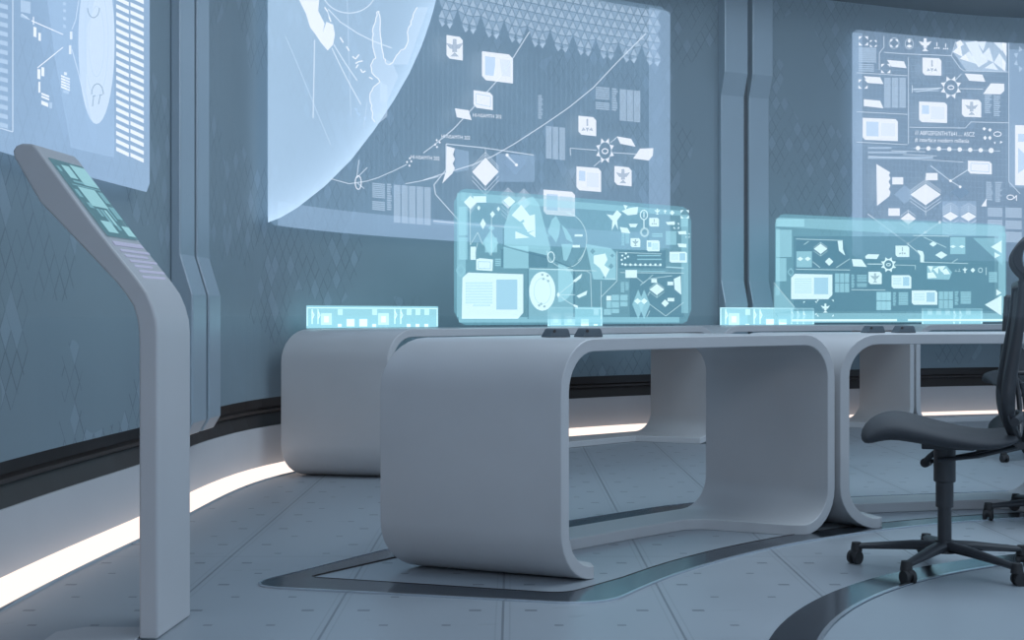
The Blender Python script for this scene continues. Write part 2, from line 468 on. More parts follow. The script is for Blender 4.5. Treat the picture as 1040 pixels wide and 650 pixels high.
names = ['white loop desk standing against the wall at the left, behind the nearest desk',
         'white loop desk against the back wall, seen through and past the front desks\' joint',
         'white loop desk against the back wall at the far right behind the swivel chair']
farF = []
for i in range(3):
    a, b, c, d = [Vector(v) for v in (J[i], J[i+1], K[i], K[i+1])]
    u = (b-a).normalized()*.010
    e_, f_, b_ = desk('desk', names[i], a+(u if i else u*0), b-u, c+(u if i else u*0), d-u, .03, (.13, .05, .05)[i], r=.165, rec=.62)
    farF.append(f_)

# ------------------------------------------------------------------ projectors on the front desks
def projector(px, py, label, wide=.078):
    p = gnd(px, py, .7505); e = empty('hologram_projector', p, math.radians(30 if px < 700 else 14), label, 'projector', 'small dark projectors on the front desks')
    mb = MB(); prof = [(-wide*.56,0),(wide*.5,0),(wide*.40,.024),(wide*.34,.029),(-wide*.30,.029),(-wide*.36,.024)]
    mb.prism(prof, lambda a,b,w: (a,w,b), -.03, .03); mb.build('housing', M['device'], e, bevel=.003)
    mb = MB(); mb.tube([(-wide*.33,-.0315,.020),(-wide*.33,-.029,.020)], .0055, 12, up=(0,0,1)); mb.build('lens', M['black'], e)
projector(565, 342.3, 'small dark wedge projector on the nearest desk, left one of its pair')
projector(598, 342.1, 'small dark wedge projector on the nearest desk, right one of its pair')
projector(887, 338.0, 'small dark wedge projector on the right front desk, left one of its pair')
projector(918, 337.9, 'small dark wedge projector on the right front desk, right one of its pair')

# ------------------------------------------------------------------ kiosk
def kiosk():
    Y0, Y1 = 3.2, 3.53
    def pt(px, py): return ((px-CX)/400.0, H+(HY-py)/400.0)
    Y1 = 3.45
    e = empty('touchscreen_kiosk', (-.92, 3.36, 0), 0, 'tall white bent kiosk with a slanted glowing touchscreen, in the left foreground', 'kiosk')
    o0 = e.location
    low = [(141,649.5),(141,500),(141,352),(140.5,338),(139,325),(135,311),(128,300),(118,287),(40,205),(14,160),(12.5,153),(16,148)]
    upp = [(22,145.5),(33,146),(38,151),(95,228),(140,284),(149,297),(155,311),(159,326),(160,340),(160,500),(160,649.5)]
    prof = [pt(*p) for p in low+upp]
    prof = [(x, max(z, .0005)) for x, z in prof]
    mb = MB(); fn = lambda a, b, w: (a-o0.x+(w-Y0)*.08, w-o0.y, b)
    mb.prism(prof, fn, Y0, Y1)
    mb.build('body', M['kiosk'], e, bevel=.006, seg=3, smooth=True)
    # the screen lies on the slanted face
    a = Vector(pt(38,151)); b = Vector(pt(140,284)); d = (b-a); n = Vector((-d.y, d.x)).normalized(); n = n if n.y > 0 else -n
    def S(u, v, h):      # u along the slope, v across (0 near .. 1 far)
        p = a+d*u+n*h; w = Y0+(Y1-Y0)*v; return (p.x-o0.x+(w-Y0)*.08, w-o0.y, p.y)
    def plate(name, u0, u1, v0, v1, h, t, mat, par):
        m_ = MB(); vs = [S(u,v,h+k) for k in (0,t) for u,v in ((u0,v0),(u1,v0),(u1,v1),(u0,v1))]
        m_.add(vs, [(0,1,2,3),(4,5,6,7),(0,1,5,4),(1,2,6,5),(2,3,7,6),(3,0,4,7)]); return m_.build(name, mat, par)
    scr = plate('screen', .06, .66, .10, .93, .0005, .0015, M['k_glass'], e)
    k = 0
    for u0,u1,v0,v1,mm in ((.10,.20,.30,.48,1),(.08,.24,.55,.92,1),(.22,.235,.3,.9,0),(.27,.42,.30,.72,1),(.28,.37,.78,.90,0),(.255,.262,.2,.9,0),
                           (.40,.44,.20,.30,0),(.44,.50,.34,.40,0),(.44,.56,.44,.50,0),(.44,.56,.54,.60,1),(.42,.52,.66,.70,0),(.40,.50,.76,.90,0),
                           (.54,.63,.20,.45,1),(.56,.64,.70,.90,1),(.56,.60,.55,.62,0),(.12,.16,.14,.2,0),(.3,.36,.14,.22,0)):
        plate('icon', u0, u1, v0, v1, .0022, .0006, M['k_hot'] if mm else M['k_soft'], scr)
    tx = plate('text_panel', .70, .73, .12, .90, .0003, .0012, M['k_text'], e)
    for u0, v0, v1 in ((.76,.16,.95),(.80,.18,.80),(.84,.2,.95),(.88,.22,.7),(.92,.24,.95),(.965,.2,.85)):
        plate('text_line', u0, u0+.018, v0, v1, .0003, .001, M['k_text'], tx)
    mb = MB(); mb.prism([(-.26,-.40),(-.03,-.40),(-.03,-.16),(-.03,-.05),(-.20,-.05),(-.26,-.10)], lambda a,b,w: (a,b,w), .0003, .006)
    mb.build('base_plate', M['kiosk'], e, bevel=.002)
M['k_glass'] = holo('kiosk_glass', (.16,.36,.45), .55, .5)
M['k_hot'] = holo('kiosk_icon_light', (.40,.76,.86), .75, .62)
M['k_soft'] = holo('kiosk_soft_light', (.26,.55,.66), .7, .6)
M['k_text'] = holo('kiosk_text_light', (.42,.48,.70), .8, .6)
kiosk()

# ------------------------------------------------------------------ projected screens
SPLIT = {'text_columns':'text_block','tag_plate':'label_plate','arrow_marks':'arrow_mark','mosaic_shards':'mosaic_shard','emblems':'emblem','callout_ends':'callout_end','faint_lozenge':'pale_lozenge','blocks':'block','fields':'field','plan_marks':'plan_mark','dark_field':'dim_field','inner_field':'inner_sheet','gauge_side':'gauge_sheet','border':'border_sheet','world_map':'map_shape','column_glow':'glow_column','map_corner':'map_mark','bracket_marks':'bracket_mark','cluster':'cluster_mark','callout_marks':'callout_mark','faint_blocks':'pale_block','bar_list':'list_bars'}
class Screen:
    def __init__(s, name, curve, label, cat, parts_pref, z0, z1, px0, px1, rad, mat, group=None):
        s.c = curve; s.pref = parts_pref; s.z0, s.z1 = z0, z1
        p, s.t0 = curve.cast(px0, True); q, s.t1 = curve.cast(px1, True)
        s.e = empty(name, (p.x, p.y, z0), 0, label, cat, group); s.o = s.e.location.copy(); s.cc = {}
        s.k = parts_pref
        # backing sheet with rounded corners
        n = 48; vs = []; fs = []
        for i in range(n+1):
            x = (s.t1-s.t0)*i/n
            if i == 0: x = .001
            d = min(x, s.t1-s.t0-x); c = 0
            if d < rad: c = rad-math.sqrt(max(0, rad*rad-(rad-d)**2))
            pp = curve.at(s.t0+x)[0]
            for z in (z0+c, z1-c): vs.append((pp.x-s.o.x, pp.y-s.o.y, z-s.o.z))
        fs = [(2*i, 2*i+2, 2*i+3, 2*i+1) for i in range(n)]
        if mat: mesh('glow_sheet', vs, fs, mat, s.e)
    def cv(s, off):
        if off not in s.cc: s.cc[off] = s.c.off(off)
        return s.cc[off]
    def hit(s, px, py, off):
        p = s.cv(off).cast(px); z = H+(HY-py)*p.y/F
        z = min(max(z, s.z0+.002), s.z1-.002)
        return (p.x-s.o.x, p.y-s.o.y, z-s.o.z)
    def shapes(s, name, mat, polys, off=.003, parent=None, T=None):
        """polys: lists of image points, all in one part, or one part for each cluster for the names in SPLIT"""
        if name in SPLIT:
            if T: polys = [[(T[0]+x/T[2], T[1]+y/T[2]) for x, y in P] for P in polys]
            cl = []
            for P in polys:
                b = [min(p[0] for p in P)-.5, min(p[1] for p in P)-.9, max(p[0] for p in P)+.5, max(p[1] for p in P)+.9]; L = [P]
                hit_ = [c for c in cl if c[0][0] <= b[2] and b[0] <= c[0][2] and c[0][1] <= b[3] and b[1] <= c[0][3]]
                for c in hit_:
                    b = [min(b[0],c[0][0]), min(b[1],c[0][1]), max(b[2],c[0][2]), max(b[3],c[0][3])]; L = c[1]+L; cl.remove(c)
                cl.append((b, L))
            for b, L in cl: o = s.shapes(SPLIT[name], mat, L, off, parent)
            return o
        mb = MB()
        for P in polys:
            if T: P = [(T[0]+x/T[2], T[1]+y/T[2]) for x, y in P]
            mb.add([s.hit(x, y, off) for x, y in P], [tuple(range(len(P)))])
        if not mb.v: return None
        return mb.build(name, M[s.k+mat], parent or s.e)
    def lines(s, name, mat, paths, w=.8, off=.003, parent=None, T=None):
        Q = []
        for P in paths:
            if T: P = [(T[0]+x/T[2], T[1]+y/T[2]) for x, y in P]
            D = []
            for a, b in zip(P, P[1:]):
                m = max(1, int(math.hypot(b[0]-a[0], b[1]-a[1])/22))
                D += [(a[0]+(b[0]-a[0])*i/m, a[1]+(b[1]-a[1])*i/m) for i in range(m)]
            D.append(P[-1])
            for a, b in zip(D, D[1:]):
                dx, dy = b[0]-a[0], b[1]-a[1]; l = math.hypot(dx, dy) or 1; nx, ny = -dy/l*w/2, dx/l*w/2
                Q.append([(a[0]+nx,a[1]+ny),(b[0]+nx,b[1]+ny),(b[0]-nx,b[1]-ny),(a[0]-nx,a[1]-ny)])
        return s.shapes(name, mat, Q, off, parent)
    def text(s, txt, px, py, hpx, slope, mat='_line', off=.004, wscale=1.0):
        cu = bpy.data.curves.new('t', 'FONT'); cu.body = txt; cu.size = 1; ob = bpy.data.objects.new('t', cu); COL.objects.link(ob)
        bpy.context.view_layer.update()
        me = ob.to_mesh(); vs = [s.hit(px+v.co.x*hpx*wscale, py-v.co.y*hpx+v.co.x*hpx*slope, off) for v in me.vertices]; fs = [tuple(p.vertices) for p in me.polygons]
        ob.to_mesh_clear(); bpy.data.objects.remove(ob)
        return mesh('lettering', vs, fs, M[s.k+mat], s.e)
def R(x0, y0, x1, y1, sl=0.0, c=0):
    """slightly sheared box, c = corners cut off at top right and bottom left"""
    f = lambda x, y: (x, y+(x-x0)*sl)
    if not c: return [f(x0,y0), f(x1,y0), f(x1,y1), f(x0,y1)]
    return [f(x0,y0), f(x1-c,y0), f(x1,y0+c), f(x1,y1), f(x0+c,y1), f(x0,y1-c)]
def ell(cx, cy, rx, ry, a0=0, a1=360, n=20): return [(cx+rx*math.cos(math.radians(a0+(a1-a0)*i/n)), cy+ry*math.sin(math.radians(a0+(a1-a0)*i/n))) for i in range(n+1)]
def disc(cx, cy, r, n=10, ry=None): return ell(cx, cy, r, ry or r, 0, 360, n)[:-1]
def gear(cx, cy, r, n=8, ry=None):
    ry = ry or r; out = []
    for i in range(n):
        a = 2*math.pi*(i+.5)/n; c, s_ = math.cos(a), math.sin(a)
        out.append([(cx+c*r*1.45, cy+s_*ry*1.45), (cx+math.cos(a+.33)*r*.95, cy+math.sin(a+.33)*ry*.95), (cx+math.cos(a-.33)*r*.95, cy+math.sin(a-.33)*ry*.95)])
    return out
def plus(cx, cy, r):       # winged emblem: body, two wings, foot
    return [[(cx-.2*r,cy-r),(cx+.2*r,cy-r),(cx+.28*r,cy+.5*r),(cx-.28*r,cy+.5*r)], [(cx-r,cy-.55*r),(cx-.2*r,cy-.35*r),(cx-.2*r,cy+.15*r),(cx-.55*r,cy+.1*r)],
            [(cx+r,cy-.55*r),(cx+.2*r,cy-.35*r),(cx+.2*r,cy+.15*r),(cx+.55*r,cy+.1*r)], [(cx-.5*r,cy+r),(cx,cy+.5*r),(cx+.5*r,cy+r)]]
def tri3(cx, cy, r):       # rod above three wedges
    return [[(cx-.12*r,cy-r),(cx+.12*r,cy-r),(cx+.12*r,cy),(cx-.12*r,cy)], [(cx-.8*r,cy+.7*r),(cx-.6*r,cy+.2*r),(cx-.2*r,cy+.6*r)],
            [(cx+.8*r,cy+.7*r),(cx+.6*r,cy+.2*r),(cx+.2*r,cy+.6*r)], [(cx-.25*r,cy+.25*r),(cx+.25*r,cy+.25*r),(cx,cy+.8*r)]]
def brackets(cx, cy, r, k=.75):
    r *= 1.1
    return [[(cx+sx*r,cy+sy*r),(cx+sx*r*(1-k),cy+sy*r),(cx+sx*r,cy+sy*r*(1-k))] for sx in (-1,1) for sy in (-1,1)]
def rows(x0, y0, x1, y1, n, sl=0.0, gap=.35, ragged=0.0):
    h = (y1-y0)/n; return [R(x0, y0+i*h, x1-(random.random()*ragged*(x1-x0)), y0+i*h+h*(1-gap), sl) for i in range(n)]
def tile(sc_, box, c=2, kind=None, icon=None, sl=.04, off=.004):
    x0,y0,x1,y1 = box
    t = sc_.shapes('tile', '_hot', [R(x0,y0,x1,y1,sl,c)], off)
    if kind == 'pic':    # a darker picture and a paler text field
        w = x1-x0; h = y1-y0
        t2 = sc_.shapes('picture_field', '_mid', [R(x0+.1*w,y0+.16*h+.1*w*sl,x0+.45*w,y1-.18*h+.1*w*sl,sl)], off+.0015, t)
        sc_.shapes('text_field', '_edge', [R(x0+.52*w,y0+.2*h+.5*w*sl,x0+.92*w,y1-.22*h+.5*w*sl,sl)], off+.0015, t)
    elif kind == 'rpic':
        w = x1-x0; h = y1-y0
        sc_.shapes('picture_field', '_mid', [R(x0+.58*w,y0+.14*h+.58*w*sl,x0+.9*w,y1-.2*h+.58*w*sl,sl)], off+.0015, t)
        sc_.shapes('text_field', '_edge', rows(x0+.08*w,y0+.2*h,x0+.5*w,y1-.25*h,5,sl), off+.0015, t)
    elif kind == 'small':
        w = x1-x0; h = y1-y0
        sc_.shapes('picture_field', '_mid', [R(x0+.1*w,y0+.18*h,x0+.36*w,y0+.6*h,sl)], off+.0015, t)
        sc_.shapes('text_field', '_edge', [R(x0+.42*w,y0+.25*h,x0+.9*w,y1-.15*h,sl)], off+.0015, t)
    elif kind == 'outline':
        w = x1-x0; h = y1-y0
        sc_.lines('frame_line', '_mid', [[(x0+.12*w,y0+.2*h),(x1-.12*w,y0+.2*h+w*sl),(x1-.12*w,y1-.2*h+w*sl),(x0+.12*w,y1-.2*h),(x0+.12*w,y0+.2*h)]], .7, off+.0015, t)
    if icon: sc_.shapes('icon', '_dark', icon((x0+x1)/2, (y0+y1)/2+(x1-x0)*sl/2, (y1-y0)*.38), off+.0015, t)
    return t
def diamond(cx, cy, rx, ry): return [(cx,cy-ry),(cx+rx,cy),(cx,cy+ry),(cx-rx,cy)]
def stacked(sc_, cx, cy, rx, ry, n=2, off=.004, w=.6, gap=.3):
    """a filled lozenge over a few open ones: layered plan drawing"""
    sc_.shapes('plan_lozenge', '_hot', [diamond(cx,cy,rx,ry)], off+.001)
    L = []
    for k in range(1, n+1):
        dy = k*ry*gap; L += [[(cx-rx,cy+dy),(cx,cy+ry+dy),(cx+rx,cy+dy)], [(cx-rx,cy-dy*.6),(cx,cy-ry-dy*.6),(cx+rx,cy-dy*.6)]]
    L.append([(cx,cy-ry*(1+.35*n)),(cx,cy+ry*(1+.5*n))])
    sc_.lines('plan_lines', '_line', L, w, off)

WS = WC.off(.06)
# --- wall screen, left
s = Screen('wall_screen', WS, 'large pale blue projected screen at the far left edge, with an oval and list bars', 'projected screen', 'b', 1.277, 3.0, -60, 152, .035, M['b_panelL'], 'blue projected screens on the curved wall')
s.shapes('side_list', '_soft', [R(-16,i*9.3-10,8,i*9.3-5.5,.25) for i in range(0,15)], .003)
s.lines('divider', '_line', [[(13,0),(13,134)],[(0,130),(13,134)]], 1.0)
ov = ell(98,42,18.5,84,0,360,36)[:-1]
s.shapes('oval_halo', '_edge', [ell(88,30,32,125,-62,262,36) and [(48,0),(56,60),(72,150),(116,160),(116,0)]], .003)
o_ = s.shapes('oval', '_line', [ov], .005)
s.lines('oval_rings', '_edge', [ell(98,42,12,56,0,360,24), ell(98,42,8,36,0,360,24)], .8, .0065)
s.lines('oval_marks', '_dark', [ell(95,8,6,10,0,180,10), ell(99,96,6,11,180,360,10), [(95,98),(94,108)],[(102,96),(100,106)],[(94,98),(97,97)],[(101,97),(104,96)]], 1.0, .0075)
s.shapes('bar_list', '_hot', [[(118,y),(131,y+6.2),(131,y+10.2),(118,y+4.0)] for y in [i*8.05-20 for i in range(0,22)]]+
         [[(132.5,y),(146,y+6.2),(146,y+10.2),(132.5,y+4.0)] for y in [i*8.05-22 for i in range(0,23)]], .004)
s.lines('callout_lines', '_hot', [[(32,21),(64,35)],[(64,48),(38,69)],[(34,25),(34,17)]], 1.0)
s.lines('callout_curves', '_line', [[(73,30),(77,20),(80,0)],[(73,50),(80,75),(88,110)],[(22,14),(30,20)]], .9)
s.shapes('callout_marks', '_hot', [R(34,27,37,37,.3),R(39,33,41.5,41,.3),R(71,32,73.5,40),R(70,46,72.5,55),R(38,70,41,80,.2),R(42,68,45,77,.2),R(39,83,41,94),R(65,73,68,76,.2)]+
         rows(62,76,71,90,5,.4)+rows(42,94,50,100,2,.4)+[R(42,102,49,106,.4)], .004)
s.shapes('faint_blocks', '_soft', [R(21,0,31,12,.2),R(21,14,28,17,.4),R(50,104,53,110),R(64,91,70,94,.3)]+[R(64,y,67,y+3,.2) for y in (2,9,17,25)], .003)

# --- wall screen, middle, with the planet
s = Screen('wall_screen', WS, 'large blue projected screen in the middle showing part of a pale planet disc', 'projected screen', 'b', 1.275, 3.0, 271, 681, .05, M['b_panel'], 'blue projected screens on the curved wall')
edge = [(446,-30),(443,0),(437.5,20),(429,45),(416,74),(400,102),(380,132),(357,162),(330,189),(302,211),(285,221),(272,226)]
def edge_y(x):
    for a, b in zip(edge, edge[1:]):
        if b[0] <= x <= a[0]: return b[1]+(a[1]-b[1])*(x-b[0])/(a[0]-b[0])
    return -30
vs, fs, gl = [], [], []; nc, nr = 58, 22
for i in range(nc+1):
    x = 272.2+(445.5-272.2)*i/nc; yb = edge_y(x)
    p = s.cv(.004).cast(x); yt = HY-(2.99-H)*F/p.y
    for j in range(nr+1):
        q = (j/nr)**.6; y = yt+(yb-yt)*q
        vs.append(s.hit(x, y, .004))
        d = min(math.hypot(x-a, y-b) for a, b in [(ex, edge_y(ex)) for ex in range(272, 446, 4)])
        g_ = .43+.46*math.exp(-d/13)+.07*math.exp(-d/60)
        if x < 330: g_ += .05*(330-x)/60
        gl.append(min(g_, .97))
for i in range(nc):
    for j in range(nr):
        a = i*(nr+1)+j; fs.append((a, a+nr+1, a+nr+2, a+1))
mesh('planet_disc', vs, fs, M['b_earth'], s.e, glow=gl)
T8 = (290,0,5.42)
coast = [(725,40),(700,100),(678,150),(675,220),(655,270),(610,305),(590,345),(560,355),(540,320),(528,250),(520,160),(518,80),(510,62),(497,100),(478,170),(480,230),(497,320),(468,360),(475,400),(520,450),(475,500),(466,560),(480,620),(488,700)]
s.shapes('coastline', '_soft', [coast[0:2]+[(830,40),(800,150)][::-1]] if 0 else [[coast[i], coast[i+1], (min(coast[i+1][0]+150, 800-(coast[i+1][1])*.36), coast[i+1][1]), (min(coast[i][0]+150, 800-(coast[i][1])*.36), coast[i][1])] for i in (0,1,2,3,4,5,6) ]+
         [[(470,360),(497,320),(590,345),(620,420),(560,560),(520,560),(520,450),(475,400)],[(478,170),(497,100),(510,62),(518,80),(520,160),(528,250),(540,320),(590,345),(497,320),(480,230)],[(520,450),(560,470),(560,640),(500,690),(480,620),(466,560),(475,500)]], .006, T=T8)
cj = []
for a, b in zip(coast, coast[1:]):
    for q in (0, .33, .66): cj.append((a[0]+(b[0]-a[0])*q+random.uniform(-7,7)*(q > 0), a[1]+(b[1]-a[1])*q+random.uniform(-6,6)*(q > 0)))
s.lines('coast_line', '_hot', [cj], 1.0, .007, T=T8)
s.shapes('bright_land', '_hot', [[(75,0),(112,75),(135,150),(165,190),(205,180),(215,130),(180,60),(185,0)],[(165,190),(195,235),(232,278),(262,245),(272,190),(262,135),(225,120),(205,180)]], .007, T=T8)
s.lines('orbit_lines', '_line', [ell(350,-60,150,132,20,160,16)[::1], [(235,50),(300,120),(400,185),(480,225),(585,265)], [(230,60),(250,120)],[(160,220),(152,650)],[(265,245),(330,350),(395,445)],[(255,265),(330,420),(415,575)]], 1.2, .008, T=T8)
s.lines('faint_lines', '_soft', [[(0,200),(60,340),(150,560),(250,800)],[(340,0),(348,300),(360,640)],[(450,560),(430,700)]], .8, .008, T=T8)
s.lines('dashes', '_hot', [[(215,40),(232,65)],[(238,90),(250,120)],[(300,205),(318,235)],[(335,255),(350,280)],[(368,310),(385,325),(405,300)],[(385,350),(400,340),(425,335)],[(388,375),(400,355)],[(412,380),(425,400),(440,390)],[(460,425),(480,435)]], 1.3, .008, T=T8)
s.lines('disc_notes', '_mid', [[(371,118),(371,122)],[(362,114),(366,117)],[(360,110),(363,112)]], 2.5, .006)
# frame strips
c1 = s.cv(.002)
s.shapes('border', '_edge', [[(x,y) for x,y in P] for P in ([(659,7),(680.5,12),(680.5,253),(659,250)],)], .002)
s.shapes('border', '_edge', [[(x0, HY-(1.40-H)*F/s.cv(.002).cast(x0).y),(x1, HY-(1.40-H)*F/s.cv(.002).cast(x1).y),(x1, HY-(1.277-H)*F/s.cv(.002).cast(x1).y),(x0, HY-(1.277-H)*F/s.cv(.002).cast(x0).y)] for x0, x1 in [(282.1+i*17.9, 300+i*17.9) for i in range(21)]], .002)
# triangle lattice across the top
a_, r_ = .068, .0575; cv4 = s.cv(.003); _, ta = cv4.cast(441, True); _, tb = cv4.cast(673, True)
def low_edge(k):            # big dark peaks with small ones between
    q = (k/3) % 1; q = min(q, 1-q)*6      # 0 big peak, 2 deepest, 3 small peak
    return 2.535+(.165*(1-q/2) if q < 2 else .065*(q-2))
for nm, flip, mt in (('triangle_lattice', 0, M['b_soft']), ('triangle_lattice_points', 1, M['b_tri'])):
    mb = MB(); u = ta; k = 0.0
    while u < tb-a_:
        for j in range(8):
            zt = 2.972-j*r_; zb = zt-r_; sh = .5*(j % 2)
            if flip: P = [(sh+.5, zt), (sh+1.5, zt), (sh+1, zb)]
            else: P = [(sh, zb), (sh+1, zb), (sh+.5, zt)]
            if sum(z for p, z in P)/3 < low_edge(k+sum(p for p, z in P)/3)-.006: continue
            P = [(p, max(z, low_edge(k+p))) for p, z in P]
            ar = abs((P[1][0]-P[0][0])*(P[2][1]-P[0][1])-(P[2][0]-P[0][0])*(P[1][1]-P[0][1]))
            if ar < .004: continue
            cx_ = sum(p for p, z in P)/3; cz_ = sum(z for p, z in P)/3
            P = [(cx_+(p-cx_)*.86, cz_+(z-cz_)*.86) for p, z in P]
            V = []
            for w_, z in P:
                w_ = u+w_*a_
                if w_ > tb: break
                p = cv4.at(w_)[0]; V.append((p.x-s.o.x, p.y-s.o.y, z-s.o.z))
            if len(V) < 3: continue
            px_ = min(CX+F*(v[0]+s.o.x)/(v[1]+s.o.y) for v in V); py_ = HY-(V[2][2]+s.o.z-H)*F/(V[2][1]+s.o.y)
            if px_ < 445-max(0, py_)*.3: continue
            mb.add(V, [(0,1,2)])
        u += a_; k += 1
    mb.build(nm, mt, s.e)
# fine grid lines
s.lines('fine_grid', '_edge', [[(x, max(20, edge_y(x)+4 if x < 446 else 55)),(x,240 if x>500 else 236)] for x in range(300,656,5)], .3, .0015)
T3 = (430,0,3.25)
s.lines('arc_line', '_line', [[(230,515),(300,475),(400,410),(480,355),(560,290),(640,205),(735,110)],[(0,595),(60,575),(160,545),(230,515)],[(0,505),(40,475),(100,425),(160,360),(240,270),(300,185),(350,105)],[(75,475),(200,488),(365,512)],[(75,475),(75,560),(35,610),(40,640)],[(275,515),(310,548)]], 1.1, .005, T=T3)
T1 = (350,90,6.5)
s.lines('arc_line', '_line', [[(150,610),(220,588),(330,540),(410,500)],[(-90,595),(30,628),(150,610)],[(400,628),(500,610),(620,580)],[(95,470),(80,590)],[(80,590),(150,520)],[(80,620),(130,660)]], .9, .005, T=T1)
s.lines('ring_mark', '_hot', [ell(90,620,20,45,0,360,16)], .9, .006, T=T1)
s.shapes('node_marks', '_hot', [diamond(x,y,7,9) for x,y in ((430,460),(412,485),(440,480),(428,508),(608,340),(598,370),(628,355),(610,385))], .006, T=T1)
s.shapes('gauge', '_hot', [[(77,482),(104,490),(98,510),(104,525),(97,540),(104,555),(96,572),(62,606),(75,565)]], .006, T=T3)
s.shapes('gauge_side', '_edge', [[(104,490),(150,500),(150,560),(104,570)],[(240,505),(368,515),(368,600),(240,600)]], .003, T=T3)
tile(s, (453.5,35.5,470,59), 3, icon=plus, sl=.15)
tile(s, (489.5,52,521,81), 4, kind='pic', sl=.12)
tile(s, (481,91.5,500.5,109), 3, kind='outline', sl=.15)
tile(s, (587.5,117.5,605.5,136.5), 3, icon=tri3, sl=.1)
tile(s, (624,168.5,641.5,187.5), 3, icon=plus, sl=.1)
tile(s, (585.5,169,610.5,193), 3, kind='small', sl=.08)
tile(s, (552,192.5,584,217.5), 3, kind='pic', sl=.08)
s.shapes('tag_plate', '_hot', [[(462,110),(476,112),(479,122),(464,119)],[(626.5,138.5),(641,141),(645.5,149),(630,146)],[(643,161),(650,151),(663.5,150.5),(663,158),(659,163)]], .005)
s.shapes('text_columns', '_soft', rows(605,88,619,101,7,.08)+rows(605,103.5,619,111.5,4,.08)+rows(621.5,89.5,627.5,113,10,.08,ragged=.35)+
         [r for k in range(3) for r in rows(629.5+k*7.1,90.5+k*.7,636+k*7.1,122.5+k*.7,22,.08,.15)]+[r for k in range(3) for r in rows(554.5+k*6.8,128+k*.7,560.3+k*6.8,161+k*.7,22,.08,.15)]+
         rows(546.5,96.5,552,121,14,.06,ragged=.4)+rows(378,185.5,391,201,8,.1)+rows(378,204,391,213.5,5,.1)+rows(393,186.5,398,214,12,.1,ragged=.3)+
         [r for k in range(5) for r in rows(400+k*7.7,187.5+k*.6,406.7+k*7.7,226+k*.6,24,.08,.15)], .004)
s.shapes('gear_mark', '_hot', gear(614.5,153,6.8,8,9.4), .006)
s.lines('gear_ring', '_line', [ell(614.5,153,6.5,9,0,360,20),[(579,150.5),(606,152.5)],[(579,150.5),(579.5,158)],[(622,155),(646,156.5)],[(620,145),(627,139)],[(610,163),(603,169)]], .8, .006)
s.lines('gear_eye', '_hot', [ell(614.5,153.5,3,2.6,0,360,10)], 1.1, .006)
s.text('HI-NSAMTH 202', 480, 118.5, 5.2, .05, '_hot', wscale=.8); s.text('HI-NSAMTH 202', 448, 140, 5.2, .05, '_hot', wscale=.8); s.text('HI-NSAMTH 202', 417, 161, 5.2, .05, '_hot', wscale=.8)
stacked(s, 493, 174.5, 13.5, 14.5, 2); stacked(s, 478, 206, 6.5, 7.5, 1); stacked(s, 516, 205, 7, 7, 3, gap=.55); stacked(s, 532, 206, 7, 7, 3, gap=.55)
s.lines('plan_lines', '_line', [[(442,197),(466,224)],[(515,157),(524.5,167.5)],[(440,224.5),(480,228),(530,231.5)]], 1.0, .005)
s.shapes('plan_dots', '_hot', [disc(515,157.5,1.6),disc(524.5,167.5,1.6)], .006)
s.shapes('base_bar', '_edge', [[(440,222.5),(470,225.5),(470,230),(440,227)],[(470,225.5),(500,228.5),(500,232),(470,230)]], .005)
s.shapes('land_icon', '_dark', [diamond(523,165,12,13),diamond(523,165,7,7)], .0025)

# --- wall screen, right
s = Screen('wall_screen', WS, 'large blue projected screen at the right, crowded with tiles, a gear mark and layered lozenges', 'projected screen', 'b', 1.25, 3.0, 865, 1110, .04, M['b_panelL2'] if 'b_panelL2' in M else M['b_edge'], 'blue projected screens on the curved wall')
TE = (840,0,2.6); T5 = (860,160,6.12); TA = (860,30,9.29)
s.shapes('inner_field', '_panelx' if 'b_panelx' in M else '_edge', [R(866,33,876,258,.07), R(1025,50,1050,190,.05)], .002)
s.lines('dividers', '_line', [[(150,95),(150,125),(138,140),(138,185)],[(150,138),(200,142),(330,147)],[(78,192),(212,200)],[(215,150),(215,380)],[(78,295),(212,302)],[(78,375),(212,382)],
   [(218,336),(365,338),(380,322),(480,324)],[(340,110),(328,147),(350,178),(360,187),(478,190)],[(480,110),(480,480),(510,512)]], .7, .004, T=TE)
s.shapes('bracket_marks', '_hot', brackets(96,108,11)+brackets(122,115,8)+brackets(177,114,9)+brackets(155,181,11)+brackets(95,222,11), .006, T=TE)
s.lines('emblem_rings', '_line', [ell(177,114,13,14,0,360,12),ell(217,116,11,14,0,360,12)], .6, .005, T=TE)
s.shapes('emblems', '_hot', plus(259,118,17)+tri3(290,122,10)+tri3(313,124,9)+[diamond(217,108,5,6),diamond(217,122,8,5)], .006, T=TE)
s.shapes('text_columns', '_soft', rows(83,125,130,165,8,.03,.2)+rows(83,168,124,190,4,.03)+[r for k in range(3) for r in rows(151+k*20,205,168+k*20,285,14,.03,.12)]+
   rows(228,233,295,243,2)+rows(416,250,435,300,10,.03,ragged=.3)+rows(440,252,459,308,11,.03,ragged=.3)+rows(420,480,438,530,10,.03,ragged=.3)+rows(444,480,462,535,11,.03,ragged=.3)+
   rows(424,548,463,572,5,.03,.15)+rows(424,580,463,640,10,.03,.15)+rows(471,548,514,575,5,.03,.15)+rows(471,582,514,605,5,.03,.15)+rows(471,612,514,640,5,.03,.15)+
   rows(108,388,170,396,1)+rows(108,400,210,408,1)+rows(108,413,280,423,1), .004, T=TE)
s.lines('thin_rules', '_line', [[(170,398),(260,401)],[(200,408),(290,412)],[(108,412),(360,428)],[(235,243),(300,233)]], .6, .005, T=TE)
